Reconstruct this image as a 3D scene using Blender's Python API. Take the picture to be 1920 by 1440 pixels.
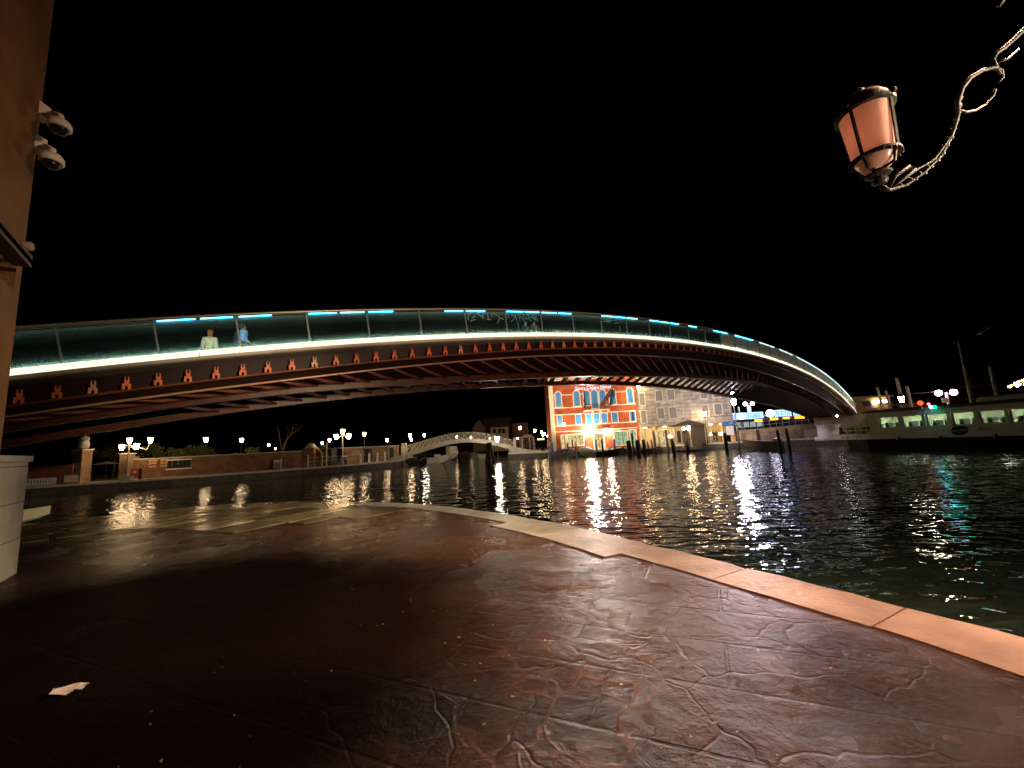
import bpy, bmesh, math, random
from mathutils import Vector, Matrix, Quaternion
random.seed(7)
for _o in list(bpy.data.objects): bpy.data.objects.remove(_o)
SC_ = bpy.context.scene
COL = SC_.collection

# ------------------------------------------------------------ camera
FPX = 772.1; PIT = math.radians(8.12); ROL = math.radians(3.148)
CP = Vector((0, 0, 2.5))
cF = Vector((0, math.cos(PIT), math.sin(PIT))); cU0 = Vector((0, -math.sin(PIT), math.cos(PIT))); cR0 = Vector((1, 0, 0))
cR = cR0 * math.cos(ROL) - cU0 * math.sin(ROL); cU = cR0 * math.sin(ROL) + cU0 * math.cos(ROL)
cam = bpy.data.cameras.new('camera'); camo = bpy.data.objects.new('camera', cam); COL.objects.link(camo)
cam.sensor_width = 36; cam.lens = FPX / 1920 * 36; cam.clip_start = 0.05; cam.clip_end = 2000
m = Matrix.Identity(4)
for i in range(3):
    m[i][0] = cR[i]; m[i][1] = cU[i]; m[i][2] = -cF[i]; m[i][3] = CP[i]
camo.matrix_world = m
SC_.camera = camo

# ------------------------------------------------------------ night sky, exposure
W = bpy.data.worlds.new('World'); SC_.world = W; W.use_nodes = True
nt = W.node_tree; nt.nodes.clear()
sk = nt.nodes.new('ShaderNodeTexSky'); sk.sky_type = 'NISHITA'; sk.sun_disc = False
sk.sun_elevation = math.radians(-4); sk.sun_rotation = math.radians(200)
bg = nt.nodes.new('ShaderNodeBackground'); bg.inputs['Strength'].default_value = 0.006
wo = nt.nodes.new('ShaderNodeOutputWorld')
nt.links.new(sk.outputs[0], bg.inputs[0]); nt.links.new(bg.outputs[0], wo.inputs[0])
SC_.view_settings.view_transform = 'Standard'; SC_.view_settings.look = 'None'
SC_.view_settings.exposure = 0; SC_.view_settings.gamma = 1
cy = SC_.cycles
cy.use_denoising = True; cy.max_bounces = 6; cy.diffuse_bounces = 2; cy.glossy_bounces = 3
cy.transparent_max_bounces = 12; cy.transmission_bounces = 4; cy.sample_clamp_indirect = 6; cy.sample_clamp_direct = 0
cy.caustics_reflective = False; cy.caustics_refractive = False

# ------------------------------------------------------------ picture -> place helpers (real distance always given)
def ray(px, py):
    d = cF * FPX + cR * (px - 960) - cU * (py - 720)
    return d / d.y
def at(px, py, Y): return CP + ray(px, py) * Y
def atz(px, py, z):
    d = ray(px, py); return CP + d * ((z - CP.z) / d.z)
def onplane(px, py, p0, n):
    d = ray(px, py); n = Vector(n); return CP + d * ((Vector(p0) - CP).dot(n) / d.dot(n))

# ------------------------------------------------------------ materials
MATS = {}
def mat(name, col, rough=.7, metal=0, col2=None, nscale=3, bump=0, bscale=20, spec=.5, coat=0):
    if name in MATS: return MATS[name]
    m = bpy.data.materials.new(name); m.use_nodes = True; n = m.node_tree.nodes; l = m.node_tree.links
    b = n['Principled BSDF']; b.inputs['Base Color'].default_value = (*col, 1)
    b.inputs['Roughness'].default_value = rough; b.inputs['Metallic'].default_value = metal
    b.inputs['Specular IOR Level'].default_value = spec; b.inputs['Coat Weight'].default_value = coat
    tc = n.new('ShaderNodeTexCoord')
    if col2:
        t = n.new('ShaderNodeTexNoise'); t.inputs['Scale'].default_value = nscale; t.inputs['Detail'].default_value = 6
        r = n.new('ShaderNodeValToRGB'); r.color_ramp.elements[0].position = .35; r.color_ramp.elements[1].position = .68
        r.color_ramp.elements[0].color = (*col, 1); r.color_ramp.elements[1].color = (*col2, 1)
        l.new(tc.outputs['Object'], t.inputs['Vector']); l.new(t.outputs['Fac'], r.inputs[0]); l.new(r.outputs[0], b.inputs['Base Color'])
    if bump:
        t = n.new('ShaderNodeTexNoise'); t.inputs['Scale'].default_value = bscale; t.inputs['Detail'].default_value = 8
        u = n.new('ShaderNodeBump'); u.inputs['Strength'].default_value = bump; u.inputs['Distance'].default_value = .03
        l.new(tc.outputs['Object'], t.inputs['Vector']); l.new(t.outputs['Fac'], u.inputs['Height']); l.new(u.outputs[0], b.inputs['Normal'])
    MATS[name] = m; return m
def glow(name, col, s):
    if name in MATS: return MATS[name]
    m = bpy.data.materials.new(name); m.use_nodes = True; n = m.node_tree.nodes; l = m.node_tree.links; n.clear()
    e = n.new('ShaderNodeEmission'); e.inputs[0].default_value = (*col, 1); e.inputs[1].default_value = s
    o = n.new('ShaderNodeOutputMaterial'); l.new(e.outputs[0], o.inputs[0]); MATS[name] = m; return m
def brickmat(name, c1, c2, mortar, w, h, ms=.012, rough=.8, bump=.4, stain=None, coord='XZ'):
    if name in MATS: return MATS[name]
    m = bpy.data.materials.new(name); m.use_nodes = True; n = m.node_tree.nodes; l = m.node_tree.links
    b = n['Principled BSDF']; b.inputs['Roughness'].default_value = rough
    tc = n.new('ShaderNodeTexCoord'); sp = n.new('ShaderNodeSeparateXYZ'); cb = n.new('ShaderNodeCombineXYZ')
    l.new(tc.outputs['Object'], sp.inputs[0])
    if coord == 'XZ':
        ad = n.new('ShaderNodeMath'); ad.operation = 'ADD'; l.new(sp.outputs[0], ad.inputs[0]); l.new(sp.outputs[1], ad.inputs[1])
        l.new(ad.outputs[0], cb.inputs[0]); l.new(sp.outputs[2], cb.inputs[1])
    else:
        l.new(sp.outputs[0], cb.inputs[0]); l.new(sp.outputs[1], cb.inputs[1])
    t = n.new('ShaderNodeTexBrick'); t.inputs['Scale'].default_value = 1; t.inputs['Brick Width'].default_value = w; t.inputs['Row Height'].default_value = h
    t.inputs['Mortar Size'].default_value = ms; t.inputs['Color1'].default_value = (*c1, 1); t.inputs['Color2'].default_value = (*c2, 1); t.inputs['Mortar'].default_value = (*mortar, 1)
    l.new(cb.outputs[0], t.inputs['Vector'])
    no = n.new('ShaderNodeTexNoise'); no.inputs['Scale'].default_value = 1.1; no.inputs['Detail'].default_value = 9
    l.new(tc.outputs['Object'], no.inputs['Vector'])
    rp = n.new('ShaderNodeValToRGB'); rp.color_ramp.elements[0].position = .38; rp.color_ramp.elements[1].position = .62
    rp.color_ramp.elements[0].color = (.55, .52, .5, 1); rp.color_ramp.elements[1].color = (1, 1, 1, 1)
    l.new(no.outputs['Fac'], rp.inputs[0])
    mx = n.new('ShaderNodeMixRGB'); mx.blend_type = 'MULTIPLY'; mx.inputs[0].default_value = .8
    l.new(t.outputs['Color'], mx.inputs[1]); l.new(rp.outputs[0], mx.inputs[2]); l.new(mx.outputs[0], b.inputs['Base Color'])
    u = n.new('ShaderNodeBump'); u.inputs['Strength'].default_value = bump; u.inputs['Distance'].default_value = .02; u.invert = True
    l.new(t.outputs['Fac'], u.inputs['Height']); l.new(u.outputs[0], b.inputs['Normal'])
    MATS[name] = m; return m

M_iron = mat('dark_iron', (.03, .03, .03), .35, .6, bump=.15, bscale=40)
M_black = mat('black_paint', (.012, .012, .012), .4)
M_white = mat('white_paint', (.75, .74, .7), .5, col2=(.6, .58, .52), nscale=4)
M_stone = mat('pale_stone', (.62, .58, .5), .6, col2=(.42, .39, .33), nscale=2.5, bump=.3, bscale=14)
M_red = mat('red_steel', (.085, .024, .014), .42, .1, col2=(.055, .013, .008), nscale=1.6, bump=.1, bscale=9)
M_web = mat('shaded_web', (.022,.006,.004), .55, .1)  # red steel darkened in colour for the shade underneath
M_rib = mat('lit_rib_steel', (.24,.08,.045), .45, .1, col2=(.14,.04,.022), nscale=2)  # red steel lightened in colour where the ribs catch light
M_bracket = mat('orange_steel', (1, .25, .10), .5, .0, col2=(.7, .15, .06), nscale=3)
M_wood = mat('weathered_wood', (.09, .06, .04), .85, col2=(.045, .03, .022), nscale=6, bump=.5, bscale=30)
M_palewood = mat('pale_wood', (.34, .27, .18), .8, col2=(.2, .15, .1), nscale=5, bump=.4, bscale=30)
M_leaf = mat('leaves', (.10, .12, .035), .6, col2=(.035, .05, .014), nscale=3)
M_bark = mat('bark', (.10, .075, .05), .9, bump=.5, bscale=20)
M_dark = mat('dark_void', (.01, .009, .008), .8)
M_steelgrey = mat('grey_steel', (.42, .42, .4), .35, .8)

# ------------------------------------------------------------ mesh builder
class MB:
    def __init__(s): s.v = []; s.f = []
    def quad(s, a, b, c, d):
        i = len(s.v); s.v += [Vector(p) for p in (a, b, c, d)]; s.f.append((i, i+1, i+2, i+3)); return s
    def poly(s, pts):
        i = len(s.v); s.v += [Vector(p) for p in pts]; s.f.append(tuple(range(i, i+len(pts)))); return s
    def hexa(s, p):  # 8 points: bottom 4 ccw, top 4 ccw
        i = len(s.v); s.v += [Vector(q) for q in p]
        for f in ((3,2,1,0),(4,5,6,7),(0,1,5,4),(1,2,6,5),(2,3,7,6),(3,0,4,7)): s.f.append(tuple(i+k for k in f))
        return s
    def box(s, x0, x1, y0, y1, z0, z1):
        return s.hexa([(x0,y0,z0),(x1,y0,z0),(x1,y1,z0),(x0,y1,z0),(x0,y0,z1),(x1,y0,z1),(x1,y1,z1),(x0,y1,z1)])
    def obox(s, o, ax, ay, z0, z1):  # origin, edge vectors
        o = Vector(o); ax = Vector(ax); ay = Vector(ay); Z = Vector((0,0,1))
        b = [o, o+ax, o+ax+ay, o+ay]
        return s.hexa([p+Z*z0 for p in b]+[p+Z*z1 for p in b])
    def bar(s, a, b, w, h, up=(0,0,1)):
        a = Vector(a); b = Vector(b); d = (b-a).normalized(); up = Vector(up)
        if abs(d.dot(up)) > .98: up = Vector((0,1,0))
        x = d.cross(up).normalized()*w/2; y = x.cross(d).normalized()*h/2
        return s.hexa([a-x-y, a+x-y, b+x-y, b-x-y, a-x+y, a+x+y, b+x+y, b-x+y])
    def tube(s, pts, r, n=8, cap=True):
        pts = [Vector(p) for p in pts]; m = len(pts); rr = r if isinstance(r, (list, tuple)) else [r]*m
        base = len(s.v); prev = None
        for k, p in enumerate(pts):
            d = (pts[min(k+1, m-1)]-pts[max(k-1, 0)]).normalized()
            if prev is None:
                x = d.cross(Vector((0,0,1)))
                if x.length < .1: x = d.cross(Vector((0,1,0)))
                x.normalize()
            else:
                x = (prev - d*prev.dot(d)).normalized()
            prev = x; y = d.cross(x)
            for i in range(n):
                a = 2*math.pi*i/n; s.v.append(p+(x*math.cos(a)+y*math.sin(a))*rr[k])
        for k in range(m-1):
            for i in range(n):
                a = base+k*n+i; b = base+k*n+(i+1) % n; s.f.append((a, b, b+n, a+n))
        if cap:
            s.f.append(tuple(base+i for i in range(n))[::-1]); s.f.append(tuple(base+(m-1)*n+i for i in range(n)))
        return s
    def lathe(s, prof, c, n=12, ax=(0,0,1)):  # prof [(r,z)]
        c = Vector(c); q = Vector((0,0,1)).rotation_difference(Vector(ax)); base = len(s.v)
        for r, z in prof:
            for i in range(n):
                a = 2*math.pi*(i+.5)/n; s.v.append(c+q @ Vector((r*math.cos(a), r*math.sin(a), z)))
        for k in range(len(prof)-1):
            for i in range(n):
                a = base+k*n+i; b = base+k*n+(i+1) % n; s.f.append((a, b, b+n, a+n))
        s.f.append(tuple(base+i for i in range(n))[::-1]); s.f.append(tuple(base+(len(prof)-1)*n+i for i in range(n)))
        return s
    def ball(s, c, r, n=10, sz=1):
        k = 7
        return s.lathe([(max(1e-3, r*math.sin(math.pi*i/k)), -r*sz*math.cos(math.pi*i/k)) for i in range(k+1)], c, n)
    def sweep(s, rings, close=True, cap=True):
        n = len(rings[0]); base = len(s.v)
        for r in rings: s.v += [Vector(p) for p in r]
        for k in range(len(rings)-1):
            for i in range(n if close else n-1):
                a = base+k*n+i; b = base+k*n+(i+1) % n; s.f.append((a, b, b+n, a+n))
        if cap and close:
            s.f.append(tuple(base+i for i in range(n))[::-1]); s.f.append(tuple(base+(len(rings)-1)*n+i for i in range(n)))
        return s
    def build(s, name, material, parent=None, smooth=False, org=None, fix=True):
        me = bpy.data.meshes.new(name)
        if parent is not None: o0 = origin(parent)
        else: o0 = Vector(org) if org is not None else Vector((0,0,0))
        me.from_pydata([tuple(v-o0) for v in s.v], [], s.f); me.validate()
        if fix:
            bm = bmesh.new(); bm.from_mesh(me); bmesh.ops.recalc_face_normals(bm, faces=bm.faces); bm.to_mesh(me); bm.free()
        if smooth:
            for p in me.polygons: p.use_smooth = True
        me.materials.append(material)
        o = bpy.data.objects.new(name, me); COL.objects.link(o)
        if parent is not None: o.parent = parent
        elif org is not None: o.location = o0
        return o
def origin(o):
    v = Vector(o.location)
    while o.parent: o = o.parent; v += o.location
    return v
def thing(name, loc, label, cat, group=None):
    o = bpy.data.objects.new(name, None); COL.objects.link(o); o.location = loc; o.empty_display_size = .2
    o['label'] = label; o['category'] = cat
    if group: o['group'] = group
    return o
def tag(o, label, cat, group=None):
    o['label'] = label; o['category'] = cat
    if group: o['group'] = group
    return o
def struct(o): o['kind'] = 'structure'; return o
def copy_tree(o, parent=None):
    c = o.copy(); COL.objects.link(c); c.parent = parent
    for ch in list(o.children): copy_tree(ch, c)
    return c
def text(name, body, loc, xdir, size, material, parent, extrude=.01, up=(0,0,1), align='CENTER'):
    cu = bpy.data.curves.new(name, 'FONT'); cu.body = body; cu.size = size; cu.extrude = extrude; cu.align_x = align; cu.align_y = 'CENTER'
    tmp = bpy.data.objects.new(name, cu); COL.objects.link(tmp); bpy.context.view_layer.update()
    me = bpy.data.meshes.new_from_object(tmp.evaluated_get(bpy.context.evaluated_depsgraph_get())); bpy.data.objects.remove(tmp)
    me.materials.clear(); me.materials.append(material); o = bpy.data.objects.new(name, me); COL.objects.link(o)
    x = Vector(xdir).normalized(); u = Vector(up); z = x.cross(u).normalized(); u = z.cross(x)
    R = Matrix((x, u, z)).transposed().to_4x4()
    if parent: o.parent = parent; loc = Vector(loc)-origin(parent)
    o.matrix_local = Matrix.Translation(Vector(loc)) @ R
    return o
def skin(name, verts, edges, radii, material, parent, lv=2):
    me = bpy.data.meshes.new(name); o0 = origin(parent)
    me.from_pydata([tuple(Vector(v)-o0) for v in verts], edges, []); me.materials.append(material)
    o = bpy.data.objects.new(name, me); COL.objects.link(o); o.parent = parent
    md = o.modifiers.new('skin', 'SKIN'); md.use_smooth_shade = True
    for i, r in enumerate(radii):
        sv = me.skin_vertices[0].data[i]; sv.radius = (r, r) if not isinstance(r, tuple) else r; sv.use_root = (i == 0)
    o.modifiers.new('sub', 'SUBSURF').levels = lv; o.modifiers['sub'].render_levels = lv
    return o
def interp(tab, s):
    if s <= tab[0][0]: return tab[0][1]
    if s >= tab[-1][0]: return tab[-1][1]
    for i in range(len(tab)-1):
        if tab[i][0] <= s <= tab[i+1][0]:
            x0, y0 = tab[i]; x1, y1 = tab[i+1]; t = (s-x0)/(x1-x0)
            m0 = (y1-tab[i-1][1])/(x1-tab[i-1][0]) if i > 0 else (y1-y0)/(x1-x0)
            m1 = (tab[i+2][1]-y0)/(tab[i+2][0]-x0) if i+2 < len(tab) else (y1-y0)/(x1-x0)
            d = x1-x0
            return (2*t**3-3*t*t+1)*y0+(t**3-2*t*t+t)*m0*d+(-2*t**3+3*t*t)*y1+(t**3-t*t)*m1*d

# ============================================================ WATER
def water_mat():
    m = bpy.data.materials.new('canal_water'); m.use_nodes = True; n = m.node_tree.nodes; l = m.node_tree.links
    b = n['Principled BSDF']; b.inputs['Base Color'].default_value = (.018, .034, .024, 1); b.inputs['Roughness'].default_value = .015
    b.inputs['IOR'].default_value = 1.33; b.inputs['Specular IOR Level'].default_value = .6
    tc = n.new('ShaderNodeTexCoord'); acc = None
    for sc, st, dist, det, rot in ((.8, .5, .16, 1, .3), (1.9, .5, .12, 1, -.5), (4.6, .5, .032, 1, .9)):
        mp = n.new('ShaderNodeMapping'); mp.inputs['Rotation'].default_value = (0, 0, rot); mp.inputs['Scale'].default_value = (.75, 1.25, 1)
        t = n.new('ShaderNodeTexNoise'); t.inputs['Scale'].default_value = sc; t.inputs['Detail'].default_value = det; t.inputs['Distortion'].default_value = .5
        u = n.new('ShaderNodeBump'); u.inputs['Strength'].default_value = st; u.inputs['Distance'].default_value = dist
        l.new(tc.outputs['Object'], mp.inputs[0]); l.new(mp.outputs[0], t.inputs['Vector']); l.new(t.outputs['Fac'], u.inputs['Height'])
        if acc: l.new(acc.outputs[0], u.inputs['Normal'])
        acc = u
    l.new(acc.outputs[0], b.inputs['Normal']); return m
M_water = water_mat()
struct(MB().quad((-400,-200,0),(400,-200,0),(400,600,0),(-400,600,0)).build('water', M_water))

# ============================================================ NEAR QUAY
def pave_mat():
    m = bpy.data.materials.new('wet_paving'); m.use_nodes = True; n = m.node_tree.nodes; l = m.node_tree.links
    b = n['Principled BSDF']; tc = n.new('ShaderNodeTexCoord')
    def N(t, **k):
        x = n.new(t)
        for a, v in k.items(): x.inputs[a.replace('_', ' ')].default_value = v
        l.new(tc.outputs['Object'], x.inputs['Vector']) if 'Vector' in x.inputs and t.startswith('ShaderNodeTex') else None
        return x
    # slabs (rectangular) and crazy paving (voronoi) blended by a place mask
    mp = n.new('ShaderNodeMapping'); mp.inputs['Rotation'].default_value = (0, 0, math.radians(24)); l.new(tc.outputs['Object'], mp.inputs[0])
    br = n.new('ShaderNodeTexBrick'); br.inputs['Scale'].default_value = 1; br.inputs['Brick Width'].default_value = 1.5; br.inputs['Row Height'].default_value = .62
    br.inputs['Mortar Size'].default_value = .018; br.inputs['Mortar Smooth'].default_value = .6; l.new(mp.outputs[0], br.inputs['Vector'])
    br.inputs['Color1'].default_value = (1,1,1,1); br.inputs['Color2'].default_value = (.62,.62,.62,1); br.inputs['Mortar'].default_value = (.3,.3,.3,1)
    wv = N('ShaderNodeTexNoise', Scale=1.7, Detail=3)
    mw = n.new('ShaderNodeVectorMath'); mw.operation = 'MULTIPLY_ADD'; l.new(wv.outputs['Color'], mw.inputs[0]); mw.inputs[1].default_value = (.5,.5,.5); l.new(tc.outputs['Object'], mw.inputs[2])
    vo = n.new('ShaderNodeTexVoronoi'); vo.feature = 'DISTANCE_TO_EDGE'; vo.inputs['Scale'].default_value = 2.6; l.new(mw.outputs[0], vo.inputs['Vector'])
    vr = n.new('ShaderNodeMapRange'); vr.inputs['From Max'].default_value = .035; vr.inputs['To Min'].default_value = 1; vr.inputs['To Max'].default_value = 0; vr.interpolation_type='SMOOTHSTEP'
    l.new(vo.outputs['Distance'], vr.inputs[0])
    # mask: crazy paving patch near the camera's feet
    sp = n.new('ShaderNodeVectorMath'); sp.operation = 'DISTANCE'; l.new(mw.outputs[0], sp.inputs[0]); sp.inputs[1].default_value = (.15, 2.9, 1.1)
    mk = n.new('ShaderNodeMapRange'); mk.inputs['From Min'].default_value = .5; mk.inputs['From Max'].default_value = 1.35; mk.inputs['To Min'].default_value = 1; mk.inputs['To Max'].default_value = 0
    l.new(sp.outputs['Value'], mk.inputs[0])
    crz = n.new('ShaderNodeMath'); crz.operation = 'MULTIPLY'; l.new(vr.outputs[0], crz.inputs[0]); l.new(mk.outputs[0], crz.inputs[1])
    n1 = N('ShaderNodeTexNoise', Scale=2.6, Detail=9, Roughness=.66, Distortion=.25)
    n2 = N('ShaderNodeTexNoise', Scale=26., Detail=6, Roughness=.7)
    n3 = N('ShaderNodeTexNoise', Scale=.8, Detail=4)
    def ridged(scale, det, thr):
        q = n.new('ShaderNodeTexNoise'); q.noise_type = 'RIDGED_MULTIFRACTAL'; q.inputs['Scale'].default_value = scale; q.inputs['Detail'].default_value = det; q.inputs['Distortion'].default_value = .4; l.new(mw.outputs[0], q.inputs['Vector'])
        k = n.new('ShaderNodeMapRange'); k.inputs['From Min'].default_value = 0; k.inputs['From Max'].default_value = thr; l.new(q.outputs['Fac'], k.inputs[0]); return k
    rdm = ridged(2.4, 3, 1.6); rdm2 = ridged(7, 3, 1.6)
    cr = n.new('ShaderNodeValToRGB'); e = cr.color_ramp.elements; e[0].position = .3; e[1].position = .75
    e[0].color = (.026, .011, .006, 1); e[1].color = (.085, .036, .018, 1); l.new(n1.outputs['Fac'], cr.inputs[0])
    sx = n.new('ShaderNodeSeparateXYZ'); l.new(tc.outputs['Object'], sx.inputs[0])
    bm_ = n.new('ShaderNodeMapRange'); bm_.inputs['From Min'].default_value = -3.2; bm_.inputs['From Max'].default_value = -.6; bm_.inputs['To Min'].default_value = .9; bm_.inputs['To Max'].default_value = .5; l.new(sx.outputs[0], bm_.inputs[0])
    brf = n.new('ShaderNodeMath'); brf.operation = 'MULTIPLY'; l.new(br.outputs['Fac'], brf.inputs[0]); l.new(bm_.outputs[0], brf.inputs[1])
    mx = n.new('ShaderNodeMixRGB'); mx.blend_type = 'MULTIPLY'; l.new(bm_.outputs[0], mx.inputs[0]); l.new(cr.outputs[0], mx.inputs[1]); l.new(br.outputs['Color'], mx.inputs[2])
    mx2 = n.new('ShaderNodeMixRGB'); mx2.inputs[2].default_value = (.13, .06, .035, 1); l.new(crz.outputs[0], mx2.inputs[0]); l.new(mx.outputs[0], mx2.inputs[1])
    l.new(mx2.outputs[0], b.inputs['Base Color'])
    rr = n.new('ShaderNodeMapRange'); rr.inputs['From Min'].default_value = .35; rr.inputs['From Max'].default_value = .7; rr.inputs['To Min'].default_value = .2; rr.inputs['To Max'].default_value = .36
    l.new(n3.outputs['Fac'], rr.inputs[0]); l.new(rr.outputs[0], b.inputs['Roughness'])
    # random flagstones with their own slight tilt
    fl = n.new('ShaderNodeTexVoronoi'); fl.inputs['Scale'].default_value = 1.25; l.new(mw.outputs[0], fl.inputs['Vector'])
    fs = n.new('ShaderNodeVectorMath'); fs.operation = 'SUBTRACT'; l.new(fl.outputs['Color'], fs.inputs[0]); fs.inputs[1].default_value = (.5,.5,.5)
    tilt = n.new('ShaderNodeVectorMath'); tilt.operation = 'DOT_PRODUCT'; l.new(fs.outputs[0], tilt.inputs[0]); l.new(tc.outputs['Object'], tilt.inputs[1])
    fe = n.new('ShaderNodeTexVoronoi'); fe.feature = 'DISTANCE_TO_EDGE'; fe.inputs['Scale'].default_value = 1.25; l.new(mw.outputs[0], fe.inputs['Vector'])
    flj = n.new('ShaderNodeMapRange'); flj.inputs['From Max'].default_value = .02; flj.inputs['To Min'].default_value = 1; flj.inputs['To Max'].default_value = 0; l.new(fe.outputs['Distance'], flj.inputs[0])
    # bumps
    bs = None
    for src, st, dist, inv in ((brf.outputs[0], .9, .02, True), (n1.outputs['Fac'], .9, .07, False), (n2.outputs['Fac'], .8, .006, False), (rdm.outputs[0], .8, .018, False), (rdm2.outputs[0], 1., .016, False), (crz.outputs[0], .8, .005, False), (tilt.outputs['Value'], .7, .05, False), (flj.outputs[0], .8, .008, True)):
        u = n.new('ShaderNodeBump'); u.inputs['Strength'].default_value = st; u.inputs['Distance'].default_value = dist; u.invert = inv
        l.new(src, u.inputs['Height'])
        if bs: l.new(bs.outputs[0], u.inputs['Normal'])
        bs = u
    l.new(bs.outputs[0], b.inputs['Normal']); b.inputs['Specular IOR Level'].default_value = .45
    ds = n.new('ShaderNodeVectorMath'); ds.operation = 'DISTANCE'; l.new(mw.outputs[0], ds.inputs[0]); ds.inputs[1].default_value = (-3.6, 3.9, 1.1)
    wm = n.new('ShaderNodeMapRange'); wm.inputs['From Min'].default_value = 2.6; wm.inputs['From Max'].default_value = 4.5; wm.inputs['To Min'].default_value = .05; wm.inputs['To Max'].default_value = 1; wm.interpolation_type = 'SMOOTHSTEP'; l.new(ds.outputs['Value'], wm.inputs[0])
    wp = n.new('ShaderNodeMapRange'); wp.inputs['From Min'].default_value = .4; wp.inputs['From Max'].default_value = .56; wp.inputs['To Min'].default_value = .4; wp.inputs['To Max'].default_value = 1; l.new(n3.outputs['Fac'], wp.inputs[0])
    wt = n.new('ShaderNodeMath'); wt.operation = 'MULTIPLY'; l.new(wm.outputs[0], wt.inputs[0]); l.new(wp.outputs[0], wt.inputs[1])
    dk = n.new('ShaderNodeMixRGB'); l.new(wm.outputs[0], dk.inputs[0]); dk.inputs[1].default_value = (.007,.0045,.003,1);  # left side of the paving darkened in the colour, standing for shade
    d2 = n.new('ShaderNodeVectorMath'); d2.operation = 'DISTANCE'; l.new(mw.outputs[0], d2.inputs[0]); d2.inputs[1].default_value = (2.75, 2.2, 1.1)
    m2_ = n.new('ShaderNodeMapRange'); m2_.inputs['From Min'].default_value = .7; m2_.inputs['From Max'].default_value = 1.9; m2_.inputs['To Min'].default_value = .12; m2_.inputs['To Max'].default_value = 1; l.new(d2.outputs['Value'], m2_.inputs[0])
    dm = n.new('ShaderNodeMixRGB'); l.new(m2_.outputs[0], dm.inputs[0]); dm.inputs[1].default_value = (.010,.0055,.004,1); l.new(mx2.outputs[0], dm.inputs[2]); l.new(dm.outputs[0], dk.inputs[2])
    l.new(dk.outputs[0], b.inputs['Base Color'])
    dry = n.new('ShaderNodeBsdfDiffuse'); l.new(dk.outputs[0], dry.inputs[0]); l.new(bs.outputs[0], dry.inputs[1])
    ms_ = n.new('ShaderNodeMixShader'); l.new(wt.outputs[0], ms_.inputs[0]); l.new(dry.outputs[0], ms_.inputs[1]); l.new(b.outputs[0], ms_.inputs[2]); l.new(ms_.outputs[0], n['Material Output'].inputs[0])
    return m
QZ = .9
def dense(pts, step):
    out = []
    for i in range(len(pts)-1):
        p0 = Vector(pts[max(i-1,0)]); p1 = Vector(pts[i]); p2 = Vector(pts[i+1]); p3 = Vector(pts[min(i+2,len(pts)-1)])
        k = max(1, int((p2-p1).length/step))
        for j in range(k):
            t = j/k; out.append(.5*((2*p1)+(p2-p0)*t+(2*p0-5*p1+4*p2-p3)*t*t+(3*p1-p0-3*p2+p3)*t**3))
    out.append(Vector(pts[-1])); return out
QE = [(5.2,-14),(4.6,-3),(4.0,1.6),(3.57,3.22),(3.10,4.2),(2.05,6.1),(.86,8.11),(-.95,10.38),(-2.9,12.2),(-4.9,13.35),(-7.8,14.6),(-10.4,14.9),(-12.3,14.4),(-14.1,12.3),(-17,9.2),(-26,3)]
edge = dense(QE, .35)
mb = MB(); n_ = len(edge)
top = [(p.x, p.y, QZ) for p in edge]
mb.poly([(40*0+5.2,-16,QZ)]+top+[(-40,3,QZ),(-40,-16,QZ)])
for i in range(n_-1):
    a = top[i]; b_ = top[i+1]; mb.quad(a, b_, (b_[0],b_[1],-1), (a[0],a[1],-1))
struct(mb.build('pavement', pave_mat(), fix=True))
# coping stones round the rim
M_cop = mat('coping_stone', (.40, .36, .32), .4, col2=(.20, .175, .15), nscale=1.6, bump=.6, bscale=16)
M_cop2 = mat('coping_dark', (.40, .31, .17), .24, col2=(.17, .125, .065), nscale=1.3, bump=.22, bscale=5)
rim = dense(QE, .1); L = [0]
for i in range(1, len(rim)): L.append(L[-1]+(rim[i]-rim[i-1]).length)
def rimat(d):
    for i in range(1, len(rim)):
        if L[i] >= d:
            t = (d-L[i-1])/(L[i]-L[i-1]); p = rim[i-1].lerp(rim[i], t); tg = (rim[i]-rim[i-1]).normalized(); return p, tg
    return rim[-1], (rim[-1]-rim[-2]).normalized()
lights_, darks_ = MB(), MB(); darks2_ = MB()
d = 0; rnd = random.Random(3)
while d < L[-1]-1.2:
    ln = rnd.uniform(1.25, 1.75); k = 7; p, tg = rimat(d+ln/2)
    wid = .64 if p.y < 6.6 else (.92 if p.y < 8.9 else .55)
    left = p.x < -4.6
    if left: wid = 1.15; ln = rnd.uniform(.7,1.0); k = 4
    rings = []
    jw = rnd.uniform(-.02, .02)
    for j in range(k+1):
        p, tg = rimat(d+.008+(ln-.016)*j/k); nn = Vector((-tg.y, tg.x, 0)) if True else None
        P3 = Vector((p.x, p.y, 0)); o_ = rnd.uniform(-.02, .022)
        if j in (0, k): o_ += .02+rnd.random()*.02
        hz = QZ+.006+rnd.uniform(-.002, .002)
        a0 = P3-nn*(.03-o_); a1 = P3+nn*(wid+jw+rnd.uniform(-.008, .008))
        rings.append([a0+Vector((0,0,QZ-.22)), a0+Vector((0,0,hz-.018)), a0+nn*.02+Vector((0,0,hz)), a1+Vector((0,0,hz)), a1+Vector((0,0,QZ-.05))])
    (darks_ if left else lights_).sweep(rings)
    d += ln
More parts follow.
